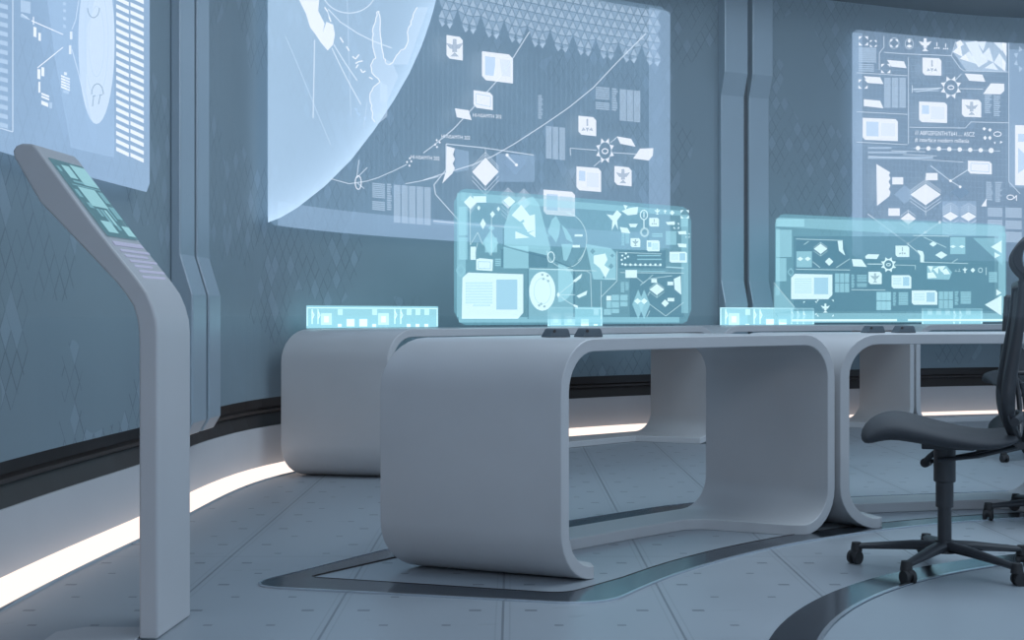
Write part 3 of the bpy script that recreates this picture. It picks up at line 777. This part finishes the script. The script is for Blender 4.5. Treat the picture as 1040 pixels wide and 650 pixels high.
s.shapes('tag_plate', '_hot', [[(158,158),(203,162),(210,180),(170,176)],[(97,201),(140,204),(149,222),(108,219)],[(97,262),(140,266),(149,286),(97,280)],[(363,194),(410,197),(418,216),(375,213)],[(412,248),(432,220),(468,221),(468,240),(458,249)],
   [(172,468),(201,468),(201,487),(172,487)],[(261,457),(292,457),(292,476),(261,476)],[(162,550),(192,550),(192,570),(162,570)],[(407,545),(421,524),(421,545)]], .006, T=TE)
for b_, kk, ic in (((252,152,302,198),None,tri3),((243,268,317,322),'small',None),((356,262,407,308),None,plus),((94,311,187,369),'pic',None),((372,424,435,458),'outline',None)):
    tile(s, (840+b_[0]/2.6, b_[1]/2.6, 840+b_[2]/2.6, b_[3]/2.6), 2.5, kind=kk, icon=ic, sl=.04)
s.shapes('gear_mark', '_hot', gear(327,231,20,8,22), .006, T=TE)
s.lines('gear_ring', '_line', [ell(327,231,19,21,0,360,20),[(225,236),(303,232)],[(350,234),(412,235)],[(225,225),(225,245)],[(340,210),(355,195)]], .8, .006, T=TE)
s.lines('gear_eye', '_hot', [ell(327,231,8,5,0,360,12)], 1.0, .006, T=TE)
s.shapes('poly_mosaic', '_hot', [[(332,137),(352,118),(358,150)],[(365,112),(395,108),(410,140),(385,150)],[(350,155),(375,135),(398,170)],[(380,150),(410,140),(425,162),(400,178)],[(395,110),(420,108),(412,135)],[(405,150),(428,125),(440,165)],
   [(440,112),(470,112),(462,135)],[(440,165),(455,140),(472,165),(470,188)],[(415,180),(438,165),(452,185)],[(455,120),(474,112),(474,150)],[(340,112),(352,106),(362,118),(345,126)]], .006, T=TE)
s.shapes('poly_mosaic_ground', '_soft', [[(332,137),(345,108),(474,110),(474,190),(368,186)]], .004, T=TE)
s.text('/// ABFGSFGNTH/T641..... ASCZ', 840+232/2.6, 356/2.6, 6.2, .02, '_hot', wscale=.72)
s.text('# interface modern millenia', 840+232/2.6, 374/2.6, 6.0, .02, '_hot', wscale=.82)
s.shapes('dot_row', '_hot', [disc(240+i*27.6,391+i*.9,6.0 if i<7 else 7) for i in range(8)], .006, T=TE)
s.lines('dot_rule', '_line', [[(228,391),(458,399)]], .6, .005, T=TE)
s.shapes('spark_marks', '_hot', [diamond(415,340,5,5),diamond(430,343,5,5),diamond(417,364,5,6),diamond(430,364,5,6),[(440,375),(446,375),(443,381)],[(458,372),(464,376),(456,379)]], .006, T=TE)
s.lines('eye_marks', '_hot', [ell(450,354,10,6,0,360,12),ell(484,521,9,6,0,360,12),[(494,524),(500,516),(500,530)]], .9, .006, T=TE)
s.shapes('wedge', '_hot', [[(184,40),(270,92),(262,110),(272,130),(260,150),(272,175),(262,195),(272,215),(265,240),(188,300)]], .005, T=T5)
stacked(s, 860+490/6.12, 160+230/6.12, 15.5, 10.8, 2, gap=.32)
stacked(s, 860+382/6.12, 160+380/6.12, 7.8, 6.0, 1, gap=.7)
stacked(s, 860+645/6.12, 160+365/6.12, 8, 4.6, 4, gap=.8)
stacked(s, 860+757/6.12, 160+367/6.12, 8, 4.6, 4, gap=.8)
s.shapes('column_glow', '_edge', [R(595,270,805,490)], .003, T=T5)
s.lines('plan_lines', '_line', [[(520,50),(645,145),(705,182)],[(645,145),(755,75)],[(130,350),(380,535)],[(380,535),(488,465),(578,403)],[(380,535),(460,600)]], .9, .005, T=T5)
s.shapes('plan_dots', '_hot', [disc(x,y,9) for x,y in ((645,145),(705,182),(380,535),(488,465),(578,403))], .006, T=T5)
s.shapes('land_icon', '_dark', [diamond(705,215,62,40)], .002, T=T5)
s.shapes('faint_lozenge', '_edge', [diamond(360,230,65,60),diamond(470,440,60,50),diamond(250,440,60,50)], .002, T=T5)
s.shapes('gear_mark', '_soft', gear(1039,60,7,8,10), .006)
s.shapes('tile', '_hot', [R(1031,127,1052,188,.03)], .004)
s.shapes('picture_field', '_mid', [R(1034,136,1052,144),[(1034,150),(1050,165),(1034,176)]], .006)
s.lines('fine_grid', '_edge', [[(x,34),(x,258)] for x in range(870,1024,4)]+[[(866,y),(1024,y+9)] for y in range(45,250,6)], .3, .001)

# --- desk screens: teal, standing on the back row of desks
def line_curve(a, b, n=30, sag=0): return qarc(a, b, sag, n)
sA = line_curve((-.50,6.84),(1.36,8.48))
s = Screen('desk_screen', line_curve((-.33-.3,7.0-.258),(1.18+.3,8.3+.258)), 'teal projected screen on the back desks, left one, overlapping the planet screen', 'projected screen', 't', .765, 1.53, 461, 702, .09, M['t_panel'], 'teal projected screens over the back desks')
T4 = (440,180,3.714); TL = (455,195,4.646); TR = (575,195,4.646)
s.shapes('border', '_edge', [R(464,196,473,322),R(466,322,690,327.5),R(692,218,699,318),[(468,195),(692,214),(692,219),(468,204)]], .002)
s.shapes('text_columns', '_soft', rows(50,70,92,205,14,0,.15)+rows(50,215,92,320,10,0,.15)+rows(222,315,250,352,4)+[R(262,255,380,360)], .004, T=TL)
s.shapes('field', '_edge', [R(462,198,480,212),R(380,362,590,590)], .003, T=TL)
tl = s.shapes('tile', '_hot', [[(68,405),(95,380),(355,388),(355,570),(330,598),(65,598)]], .004, T=TL)
s.shapes('picture_field', '_mid', [R(228,413,327,555)], .006, tl, T=TL)
s.lines('picture_cross', '_edge', [[(240,430),(315,540)],[(315,430),(240,540)]], .5, .0075, tl, T=TL)
s.shapes('text_field', '_edge', rows(82,425,210,530,8,0,.25)+rows(118,530,200,545,1), .006, tl, T=TL)
s.shapes('tile', '_hot', [[(133,318),(150,312),(212,318),(210,373),(133,368)],R(106,258,131,320)], .005, T=TL)
s.lines('frame_line', '_mid', [[(143,328),(200,330),(200,362),(143,360),(143,328)]], .6, .007, T=TL)
s.lines('lozenge_line', '_soft', [diamond(60,370,22,28)+[(60,342)]], .7, .005, T=TL)
s.shapes('mosaic', '_soft', [[(262,170),(300,60),(400,20),(430,60),(485,270),(470,300),(262,250)]], .003, T=TL)
s.shapes('mosaic_shards', '_hot', [[(300,110),(345,60),(385,110),(340,140)],[(355,120),(410,105),(412,180),(375,190)],[(318,185),(385,215),(318,220)],[(262,40),(290,20),(318,45),(290,70)],[(350,145),(380,135),(370,180)],[(380,195),(412,180),(412,215)]], .006, T=TL)
s.lines('seam_line', '_dark', [[(262,255),(465,310)],[(505,325),(590,360)],[(262,255),(262,170)],[(378,362),(378,600)]], 1.4, .0045, T=TL)
s.shapes('cluster', '_hot', [diamond(105,48,30,30),diamond(165,150,14,26),diamond(210,105,12,16),diamond(238,80,8,12),R(120,20,180,50),diamond(145,75,8,12)], .005, T=TL)
s.shapes('cluster_glow', '_soft', [diamond(200,240,38,60),diamond(205,260,20,30),diamond(205,170,16,14),R(175,215,232,285)], .004, T=TL)
s.lines('cluster_lines', '_line', [[(105,78),(105,250)],[(105,250),(140,190)],[(140,190),(165,250)],[(205,110),(205,300)],[(140,240),(120,320)]], .7, .005, T=TL)
s.shapes('oval', '_hot', [ell(445,468,62,92,0,360,28)[:-1]], .006, T=TL)
s.lines('oval_rings', '_edge', [ell(445,468,40,62,0,360,20)], .8, .0075, T=TL)
s.shapes('oval_marks', '_dark', [disc(x,y,6) for x,y in ((445,390),(470,395),(450,410),(473,420),(430,535),(455,540),(440,528))], .0075, T=TL)
s.shapes('disc_half', '_soft', [ell(520,430,72,90,-90,90,18)], .0045, T=TL)
s.shapes('world_map', '_soft', [[(470,190),(490,130),(510,112),(530,150),(525,200),(510,240),(490,210)],[(535,155),(555,170),(580,210),(590,240),(560,225)],[(535,245),(590,245),(575,290),(560,325),(545,322),(540,280)]], .004, T=TL)
s.lines('world_ring', '_line', [ell(555,260,90,98,10,170,16), ell(540,225,115,130,-80,50,16)], .8, .004, T=TL)
s.lines('ring_mark', '_hot', [ell(486,307,16,25,0,360,18)], .9, .006, T=TL)
s.lines('callouts', '_line', [[(520,485),(555,455),(600,420)],[(520,485),(600,485)],[(520,485),(560,515),(610,545)],[(385,362),(700,372)],[(0,0),(0,0.1)][:0] or [(385,362),(590,366)]], .8, .005, T=TL)
s.shapes('callout_ends', '_hot', [diamond(520,485,7,14)]+[R(x,y,x+5,y+3,-.5) for x,y in ((0,0),)][:0], .006, T=TL)
# right half
s.lines('frame_lines', '_line', [[(0,372),(95,372),(115,385),(120,545)],[(165,420),(165,600)],[(240,280),(240,420),(165,495)],[(255,380),(555,383)],[(470,355),(555,360)],[(250,285),(450,292)],[(180,410),(235,410)],[(270,343),(450,348)]], .7, .0045, T=TR)
s.shapes('map_card', '_soft', [[(92,245),(210,265),(235,290),(235,415),(128,412)]], .004, T=TR)
s.shapes('map_land', '_hot', [[(130,300),(185,290),(195,320),(180,345),(205,365),(185,405),(160,360),(130,335)]], .006, T=TR)
s.shapes('map_corner', '_dark', [diamond(125,280,12,14),diamond(218,300,9,10),diamond(212,350,12,14),diamond(178,403,7,6)], .006, T=TR)
s.shapes('callout_ends', '_hot', [R(40,200,78,210),R(30,250,65,262),[(30,420),(75,385),(70,405),(45,425)],[(48,490),(100,465),(95,485),(60,500)],R(35,530,55,540,.3)], .006, T=TR)
s.shapes('figure', '_hot', [[(190,105),(220,110),(240,85),(262,105),(240,135),(245,180),(232,150),(215,182),(218,135)],[(262,90),(300,75),(340,70),(335,105),(290,110)],[(270,60),(290,65),(280,85)]], .006, T=TR)
s.lines('round_badge', '_hot', [ell(367,108,17,22,0,360,18),[(367,95),(367,120)],[(367,130),(367,170)]], 1.0, .006, T=TR)
s.lines('round_badge', '_line', [ell(370,190,17,19,0,360,18)], 2.0, .006, T=TR)
s.shapes('emblems', '_hot', plus(430,92,14)+plus(467,92,9)+[diamond(500,98,12,12)]+brackets(560,105,18)+brackets(520,160,12)+brackets(573,205,9), .005, T=TR)
tile(s, (575+392/4.646,195+122/4.646,575+438/4.646,195+163/4.646), 1.5, icon=tri3, sl=0)
tile(s, (575+304/4.646,195+218/4.646,575+350/4.646,195+260/4.646), 1.5, icon=plus, sl=0)
tile(s, (575+380/4.646,195+228/4.646,575+441/4.646,195+280/4.646), 1.5, kind='small', sl=0)
tile(s, (575+488/4.646,195+282/4.646,575+570/4.646,195+333/4.646), 1.5, kind='rpic', sl=0)
s.shapes('tag_plate', '_hot', [R(280,368,334,405),[(470,142),(512,138),(512,155),(478,155)],[(527,186),(566,184),(566,200),(532,200)],[(525,243),(568,245),(568,262),(532,260)],[(253,165),(290,170),(303,195),(262,192)],[(295,150),(338,150),(330,166),(303,166)],R(478,500,510,516),R(478,423,505,440),R(402,410,428,428),R(190,490,212,512)], .005, T=TR)
s.shapes('wedge', '_hot', [[(508,410),(540,395),(543,485),(512,460)]], .005, T=TR)
s.shapes('text_columns', '_soft', rows(470,185,520,250,8,0,.15)+rows(540,118,575,165,5)+rows(262,195,275,255,8)+rows(280,195,298,245,8)+rows(335,297,445,306,1)+rows(335,315,450,324,1)+rows(405,195,455,215,2)+rows(258,425,275,475,7)+rows(280,425,295,465,6)+
   [R(x,y,x+w_,y+h_) for x,y,w_,h_ in ((215,485,35,28),(255,485,35,28),(215,518,35,28),(255,518,35,22),(215,552,35,20),(178,552,34,28),(190,515,22,32))], .004, T=TR)
s.shapes('dot_row', '_hot', [disc(280+i*23.5,343,6) for i in range(8)]+[disc(x,y,5) for x,y in ((265,300),(282,290),(278,312),(292,305),(262,320),(265,340))], .005, T=TR)
s.lines('rules', '_soft', [[(475,352),(555,357)],[(330,372),(470,376)]], .8, .004, T=TR)
s.shapes('column_glow', '_soft', [diamond(340,530,28,70),diamond(368,530,28,70)], .003, T=TR)
s.shapes('plan_dots', '_hot', [diamond(337,515,16,14),diamond(368,515,16,14),diamond(467,525,18,18)], .006, T=TR)
stacked(s, 575+428/4.646, 195+460/4.646, 7.6, 5.8, 1, gap=.4, w=.5)
s.lines('plan_lines', '_line', [[(330,400),(365,430),(410,390)],[(350,440),(375,420)],[(395,530),(470,585),(555,520)],[(395,560),(380,590)],[(390,410),(500,395)],[(385,490),(395,470)]], .7, .005, T=TR)
s.shapes('dark_field', '_dark', [R(300,385,555,590)], .0012, T=TR)
s.shapes('dark_field', '_dark', [R(380,372,600,600), R(250,270,470,355)], .0012, T=(575,195,4.646) if 0 else TL)
s.shapes('dark_field', '_dark', [R(248,275,470,360)], .0014, T=TR)

s = Screen('desk_screen', line_curve((1.84-.3,8.82-.16),(3.88+.3,9.9+.16)), 'teal projected screen on the back desks, right one, cut by the chair headrest', 'projected screen', 't', .765, 1.53, 787, 1022, .08, M['t_panel'], 'teal projected screens over the back desks')
TP = (780,210,5.2); TQ = (890,210,5.2); TH = (770,200,3.852)
s.shapes('header_band', '_edge', [[(789,221),(900,224.5),(900,236.5),(789,230)],[(900,224.5),(1021,229.5),(1021,240),(900,236.5)]], .002)
s.shapes('border', '_edge', [R(788,232,792,300),R(1014,236,1021,318)], .002)
s.shapes('text_columns', '_soft', rows(40,65,192,106,3,0,.1)+rows(42,122,126,266,14,0,.12)+rows(42,272,97,394,12,0,.12)+[R(354+k*26,352+j*52,377+k*26,400+j*52) for k in range(3) for j in range(2)]+
   rows(440,358,458,430,9,ragged=.3)+rows(470,360,522,398,5)+rows(470,404,522,426,3)+[R(572+k*26,450+j*50,595+k*26,496+j*50) for k in range(3) for j in range(2)], .004, T=TP)
s.shapes('corner_sheet', '_edge', [[(30,410),(150,540),(60,560),(30,560)]], .003, T=TP)
s.shapes('chart_field', '_dark', [[(148,170),(395,178),(432,270),(432,326),(148,326)]], .0015, T=TP)
s.lines('chart_lines', '_line', [[(148,330),(434,334)],[(440,438),(620,440)],[(148,170),(395,178)],[(236,290),(275,322)],[(360,322),(432,275)],[(524,302),(610,302)],[(190,200),(215,182)],[(30,400),(140,530)]], .8, .005, T=TP)
stacked(s, 780+278/5.2, 210+222/5.2, 7, 5.2, 1, gap=.4, w=.5)
s.shapes('plan_marks', '_hot', [diamond(323,290,22,22),[(368,180),(394,180),(396,225),(408,258),(375,232)],diamond(170,275,16,12),diamond(210,275,16,12)], .005, T=TP)
s.shapes('column_glow', '_soft', [R(150,235,232,320)], .003, T=TP)
s.lines('lozenge_line', '_soft', [diamond(120,345,16,20)+[(120,325)]], .7, .005, T=TP)
t_ = s.shapes('tile', '_hot', [[(122,375),(142,354),(340,358),(340,465),(318,488),(122,488)]], .004, T=TP)
s.shapes('picture_field', '_mid', [R(243,374,318,462)], .006, t_, T=TP)
s.shapes('text_field', '_edge', rows(140,378,230,460,8,0,.3), .006, t_, T=TP)
s.shapes('tag_plate', '_hot', [[(443,276),(495,278),(522,318),(450,314)],[(513,262),(528,250),(588,252),(575,276),(516,274)]], .005, T=TP)
s.shapes('gear_mark', '_hot', gear(510,265,22,8,22), .006, T=TH)
s.lines('gear_ring', '_hot', [ell(510,265,19,20,0,360,20)], 1.4, .006, T=TH)
s.lines('gear_eye', '_hot', [ell(510,265,8,5,0,360,12)], .8, .006, T=TH)
s.lines('gear_rule', '_line', [[(430,263),(488,264)],[(534,266),(615,268)],[(615,268),(615,285)]], .7, .006, T=TH)
tile(s, (882,276,895.5,288.5), 2, icon=plus, sl=0); tile(s, (909.5,249.5,923.5,261), 2, icon=tri3, sl=0)
tile(s, (905.5,279.5,925.5,293), 2, kind='rpic', sl=0); tile(s, (926,295,952,309.5), 2, kind='rpic', sl=0)
s.shapes('emblems', '_hot', plus(303,535,24)+brackets(222,535,32,.3)+brackets(303,535,40,.25), .005, T=TP)
s.shapes('mosaic', '_hot', [[(270,312),(300,315),(290,345)],[(300,330),(330,315),(325,355)],[(325,315),(365,313),(345,345)],[(345,340),(370,325),(390,355),(360,358)],[(270,350),(300,345),(320,375),(272,378)]], .006, T=TQ)
s.shapes('mosaic_ground', '_soft', [[(268,312),(370,312),(400,345),(385,385),(268,382)]], .004, T=TQ)
s.shapes('emblems', '_hot', plus(468,335,14)+tri3(438,336,9)+tri3(420,337,7)+[diamond(510,335,13,13)], .005, T=TQ)
s.lines('emblem_rings', '_line', [ell(550,335,11,12,0,360,12),[(580,320),(580,360)]], .9, .005, T=TQ)
s.shapes('text_columns', '_soft', rows(594,345,638,400,6,0,.2)+[R(4+k*26,450+j*50,26+k*26,494+j*50) for k in range(3) for j in range(2)]+rows(88,452,106,525,9,ragged=.3)+rows(118,452,168,520,8,0,.2)+
   [R(330+k*26,447+j*46,353+k*26,490+j*46) for k in range(3) for j in range(2)]+rows(414,447,434,520,9,ragged=.3)+rows(445,448,500,514,8,0,.2), .004, T=TQ)
s.shapes('arrow_marks', '_hot', [[(605,212),(662,178),(662,245)],[(625,240),(655,257),(625,272)],[(634,435),(662,455),(634,470)],[(573,517),(662,468),(662,575)]], .006, T=TQ)
s.shapes('corner_sheet', '_edge', [[(510,165),(668,165),(668,310)]], .003, T=TQ)
s.lines('chart_lines', '_line', [[(195,152),(385,156)],[(250,160),(370,215)],[(240,292),(485,300)],[(165,195),(230,250)],[(400,295),(430,275)]], .8, .005, T=TQ)
s.shapes('plan_marks', '_hot', [[(215,228),(245,235),(252,255),(252,295),(232,293),(232,260)],diamond(343,255,32,20),diamond(300,197,20,14),diamond(405,210,16,8),diamond(452,210,16,8)], .005, T=TQ)
s.shapes('column_glow', '_soft', [R(390,160,470,250)], .003, T=TQ)
s.shapes('base_bar', '_hot', [R(804,324.3,911,326.4,-.002),R(922,324,1021,326)], .005)
s.shapes('base_sheet', '_edge', [R(790,318,1018,328)], .003)
s.shapes('dark_field', '_dark', [R(806,240,900,316),R(900,240,1010,316)], .0010)

# --- low strips: small teal read-outs on the back desks
def readout(a, b, px0, px1, label, seed):
    random.seed(seed)
    s = Screen('desk_readout', line_curve(a, b), label, 'projected read-out', 'r', .752, .872, px0, px1, .002, M['r_soft'], 'low teal read-outs on the back desks')
    s.lines('outline', '_hot', [[(px0+1,312.6),(px1-1,313.4)],[(px0+1,312.6),(px0+1,331)],[(px1-1,313),(px1-1,331)]], .7, .003)
    x = px0+6; Q, W, L = [], [], []
    while x < px1-8:
        k = random.choice((0,1,2,3))
        if k == 0: Q.append(R(x,324,x+8,331.5)); x += 13
        elif k == 1: L += [[(x,314),(x,329)],[(x,316),(x+2,320),(x,324)]]; x += 6
        elif k == 2: Q += [R(x,321,x+5,327.5)]; W += [R(x-3,318,x+8,330)]; x += 14
        else: Q.append(R(x,329,x+4,332)); W.append(R(x,314,x+5,320)); x += 9
    s.shapes('blocks', '_hot', Q, .005)
    if W: s.shapes('fields', '_line', W, .004)
    if L: s.lines('ticks', '_hot', L, .9, .005)
readout((-1.16,6.52),(-.32,7.42), 311, 445, 'low teal read-out strip glowing on the top of the leftmost back desk', 3)
readout((.12,7.60),(.80,8.34), 556, 612, 'low teal read-out in front of the left teal screen, above the nearest desk', 5)
readout((1.30,8.42),(2.40,9.26), 731, 827, 'low teal read-out at the foot of the ribbed pillar between the two teal screens', 8)
readout((2.9,9.42),(4.1,10.0), 936, 998, 'low teal read-out at the right end below the right teal screen', 11)

# ------------------------------------------------------------------ chairs (local: +x is forward, z up, origin under the column)
def chair(label, loc, rz, base_turn, dz=0.0):
    e = empty('office_chair', loc, rz, label, 'chair', None)
    # seat
    top = [(-.215,.462),(-.16,.452),(-.10,.455),(-.03,.470),(.05,.488),(.12,.502),(.165,.506),(.205,.498),(.238,.478),(.258,.452)]
    bot = [(-.215,.432),(-.16,.408),(-.10,.404),(-.03,.405),(.05,.414),(.12,.424),(.165,.428),(.205,.420),(.230,.410),(.250,.418)]
    ny = 12; vs = []; fs = []; n = len(top)
    for j in range(ny+1):
        q = j/ny*2-1; w = .235*math.sin(q*math.pi/2) if 0 else .235*q
        k = (1-abs(q)**5)                                   # edges roll over
        wv = 1-.10*abs(q)**3
        for (x, zt), (_, zb) in zip(top, bot):
            zm = zt*.45+zb*.55
            y = w*(1-.16*max(0, (x-.1)/.16)**2*.5)*(.9 if x < -.18 else 1)
            vs.append((x*wv if x > 0 else x, y, zm+(zt-zm)*(.35+.65*k)-.012*(1-q*q)*(1 if -.15 < x < .1 else 0)))
        for (x, zt), (_, zb) in zip(top, bot):
            zm = zt*.45+zb*.55
            y = w*(1-.16*max(0, (x-.1)/.16)**2*.5)*(.9 if x < -.18 else 1)
            vs.append((x*wv if x > 0 else x, y, zm+(zb-zm)*(.35+.65*k)))
    m2 = 2*n
    for j in range(ny):
        for i in range(n-1):
            a = j*m2+i; fs.append((a, a+1, a+m2+1, a+m2)); b = a+n; fs.append((b, b+m2, b+m2+1, b+1))
        a = j*m2; fs.append((a, a+m2, a+m2+n, a+n)); a = j*m2+n-1; fs.append((a, a+n, a+m2+n, a+m2))
    for j in (0, ny):
        for i in range(n-1):
            a = j*m2+i; fs.append((a, a+n, a+n+1, a+1))
    mesh('seat', vs, fs, M['fabric'], e, smooth=True, sub=1)
    # column
    mb = MB(); mb.tube([(0,0,.286),(0,0,.30),(0,0,.41)], [.034,.034,.034], 20); mb.box((-.01,0,.405),(.16,.11,.022)); mb.build('column_sleeve', M['plastic'], e, smooth=True, bevel=.003)
    mb = MB(); mb.tube([(0,0,.205),(0,0,.29)], .0275, 20); mb.tube([(0,0,.07),(0,0,.21)], .0215, 20); mb.build('gas_lift', M['plastic'], e, smooth=True)
    # tilt link and lever
    mb = MB(); mb.tube([(-.235,-.06,.418),(-.10,-.06,.375),(.045,-.06,.342)], [.008,.007,.007], 8); mb.tube([(-.235,.06,.418),(-.10,.06,.378),(.02,.05,.36)], [.008,.007,.007], 8); mb.build('tilt_link', M['plastic'], e, smooth=True)
    mb = MB(); mb.tube([(.02,-.05,.385),(.045,-.075,.358),(.06,-.09,.335)], [.007,.010,.013], 10); mb.tube([(.052,-.13,.335),(.062,-.08,.335)], .0155, 14); mb.build('lever', M['plastic'], e, smooth=True)
    # back: two side rails, cross bars and a stretched mesh
    rail = [(-.215,.425),(-.202,.455),(-.188,.50),(-.182,.56),(-.188,.63),(-.202,.72),(-.216,.82),(-.224,.925)]
    for sy in (-1, 1):
        mb = MB(); pts = catmull([(x, sy*(.10+.11*min(1, (z-.425)/.12)), z) for x, z in rail], 5)
        nn = len(pts); mb.tube(pts, [.013+.008*math.sin(math.pi*min(1, k/nn*1.1)) for k in range(nn)], 12, flat=.8, up=(0,1,0)); mb.build('back_rail', M['plastic'], e, smooth=True)
        mb = MB(); mb.tube(catmull([(-.232,sy*.10,.430),(-.236,sy*.18,.49),(-.232,sy*.205,.56),(-.222,sy*.21,.62)], 5), .0085, 10); mb.build('back_brace', M['plastic'], e, smooth=True)
    mb = MB(); mb.tube([(-.222,-.21,.92),(-.234,0,.926),(-.222,.21,.92)], .013, 10); mb.tube(catmull([(-.20,-.20,.50),(-.232,0,.505),(-.20,.20,.50)], 5), .014, 10)
    mb.tube([(-.222,-.115,.428),(-.225,.115,.428)], .02, 10); mb.tube([(-.240,0,.88),(-.250,0,.95)], .012, 10); mb.build('back_frame', M['plastic'], e, smooth=True)
    vs, fs = [], []; P = catmull([(x, 0, z) for x, z in rail[2:]], 4)
    for p in P:
        for q in range(9):
            y = -.205+.41*q/8; vs.append((p.x-.012*(1-(y/.205)**2), y, p.z))
    for i in range(len(P)-1):
        for q in range(8): a = i*9+q; fs.append((a, a+1, a+10, a+9))
    o = mesh('back_mesh', vs, fs, M['fabric'], e, smooth=True); sm = o.modifiers.new('t', 'SOLIDIFY'); sm.thickness = .006
    # headrest: curved pad on a hooked bracket
    hp = catmull([(-.236,.932),(-.214,.962),(-.206,.995),(-.210,1.028),(-.226,1.058),(-.250,1.080)], 4)
    prof = []
    hp2 = [Vector((p[0], p[1])) for p in hp]; nn = len(hp2)
    L_, R_ = [], []
    for i, p in enumerate(hp2):
        t = (hp2[min(i+1, nn-1)]-hp2[max(i-1, 0)]).normalized(); nr = Vector((-t.y, t.x)); w = .0085+.0045*math.sin(math.pi*i/(nn-1))
        L_.append(p+nr*w); R_.append(p-nr*w)
    prof = L_+R_[::-1]
    mb = MB(); mb.prism([(p.x, p.y) for p in prof], lambda a,b,w: (a-.9*w*w*.6, w, b), -.13, .13)
    # curved across: rebuild with more slices
    mb = MB(); S_ = 10; vs = []; m_ = len(prof)
    for j in range(S_+1):
        w = -.135+.27*j/S_
        for p in prof: vs.append((p.x+.5*w*w-.014, w, 1.0+(p.y-1.0)*(1-.25*abs(w/.135)**4)))
    fs = [tuple(range(m_)), tuple(S_*m_+k for k in range(m_))]+[(j*m_+k, j*m_+(k+1) % m_, (j+1)*m_+(k+1) % m_, (j+1)*m_+k) for j in range(S_) for k in range(m_)]
    hr = mesh('headrest', vs, fs, M['fabric'], e, smooth=True, bevel=.003)
    mb = MB(); mb.tube(catmull([(-.250,0,.94),(-.292,0,.97),(-.305,0,1.02),(-.275,0,1.075)], 4), .010, 10); mb.build('headrest_bracket', M['plastic'], hr, smooth=True)
    # star base
    mb = MB(); mb.tube([(0,0,.058),(0,0,.098)], [.036,.030], 20); mb.build('base_hub', M['plastic'], e, smooth=True)
    for k in range(5):
        a = base_turn+2*math.pi*k/5; c, s_ = math.cos(a), math.sin(a)
        mb = MB(); mb.tube([(c*r, s_*r, z) for r, z in ((.02,.079),(.10,.075),(.19,.066),(.270,.058))], [.027,.024,.019,.015], 10, flat=.66)
        lg = mb.build('base_arm', M['plastic'], e, smooth=True)
        x, y = c*.278, s_*.278; yaw = a+1.1; d = Vector((math.cos(yaw), math.sin(yaw), 0)); nrm = Vector((-d.y, d.x, 0))
        mb = MB(); mb.tube([(x,y,.040),(x,y,.052),(x,y,.070)], [.019,.018,.015], 14)
        cc = Vector((x, y, 0))+d*.008
        for sg in (-1, 1): mb.tube([cc+nrm*sg*.006+Vector((0,0,.0215)), cc+nrm*sg*.018+Vector((0,0,.0215))], .0215, 20)
        mb.tube([cc-nrm*.006+Vector((0,0,.03)), cc+nrm*.006+Vector((0,0,.03))], .0175, 14)
        mb.build('caster', M['rubber'], lg, smooth=True)
    if dz:
        for o in e.children:
            if o.name.split('.')[0] not in ('base_arm', 'base_hub', 'gas_lift'): o.location.z = dz
    return e
c1_ = chair('dark grey swivel office chair in full side view at the right, facing left', (1.397,4.07,.0), math.radians(161), math.radians(-5.5))
c2_ = chair('black swivel chair cut by the right frame edge, in front of the desks', (2.19,5.04,.0), math.radians(168), math.radians(8), dz=-.08)
c3_ = chair('black chair behind the right front desk, mostly hidden by the nearer chair', (2.97,7.2,.0), math.radians(85), math.radians(59))

# ------------------------------------------------------------------ light
w = bpy.data.worlds.new('world'); sc.world = w; w.use_nodes = True
w.node_tree.nodes['Background'].inputs[0].default_value = (.38,.52,.69,1); w.node_tree.nodes['Background'].inputs[1].default_value = .85
def area(name, loc, rot, sx, sy, power, col):
    l = bpy.data.lights.new(name, 'AREA'); l.shape = 'RECTANGLE'; l.size, l.size_y = sx, sy; l.energy = power; l.color = col
    o = bpy.data.objects.new(name, l); link(o); o.location = loc; o.rotation_euler = rot; return o
area('unseen_lamp', (2.2,4.6,3.9), (0,0,0), 3.0, 3.0, 90, (.74,.88,1.0))  # soft overhead light of the room, out of view
area('unseen_lamp', (.6,-1.2,3.0), (math.radians(58),0,math.radians(4)), 3.0, 1.2, 30, (.86,.89,1.0))  # fill lamp added behind the camera to brighten the near desk panel

# ------------------------------------------------------------------ thin haze hanging in the room
m = bpy.data.materials.new('thin_haze'); m.use_nodes = True; nt = m.node_tree; nt.nodes.clear()
o_ = nt.nodes.new('ShaderNodeOutputMaterial'); v_ = nt.nodes.new('ShaderNodeVolumeScatter')
v_.inputs['Color'].default_value = (.62,.80,.95,1); v_.inputs['Density'].default_value = HAZE; v_.inputs['Anisotropy'].default_value = .2
nt.links.new(v_.outputs[0], o_.inputs['Volume'])
mb = MB(); mb.box((3.4,4.2,2.15), (12.5,13.0,2.66)); o = mb.build('haze', m); tag(o, 'thin bluish haze hanging in the room above desk height', 'haze', kind='stuff')
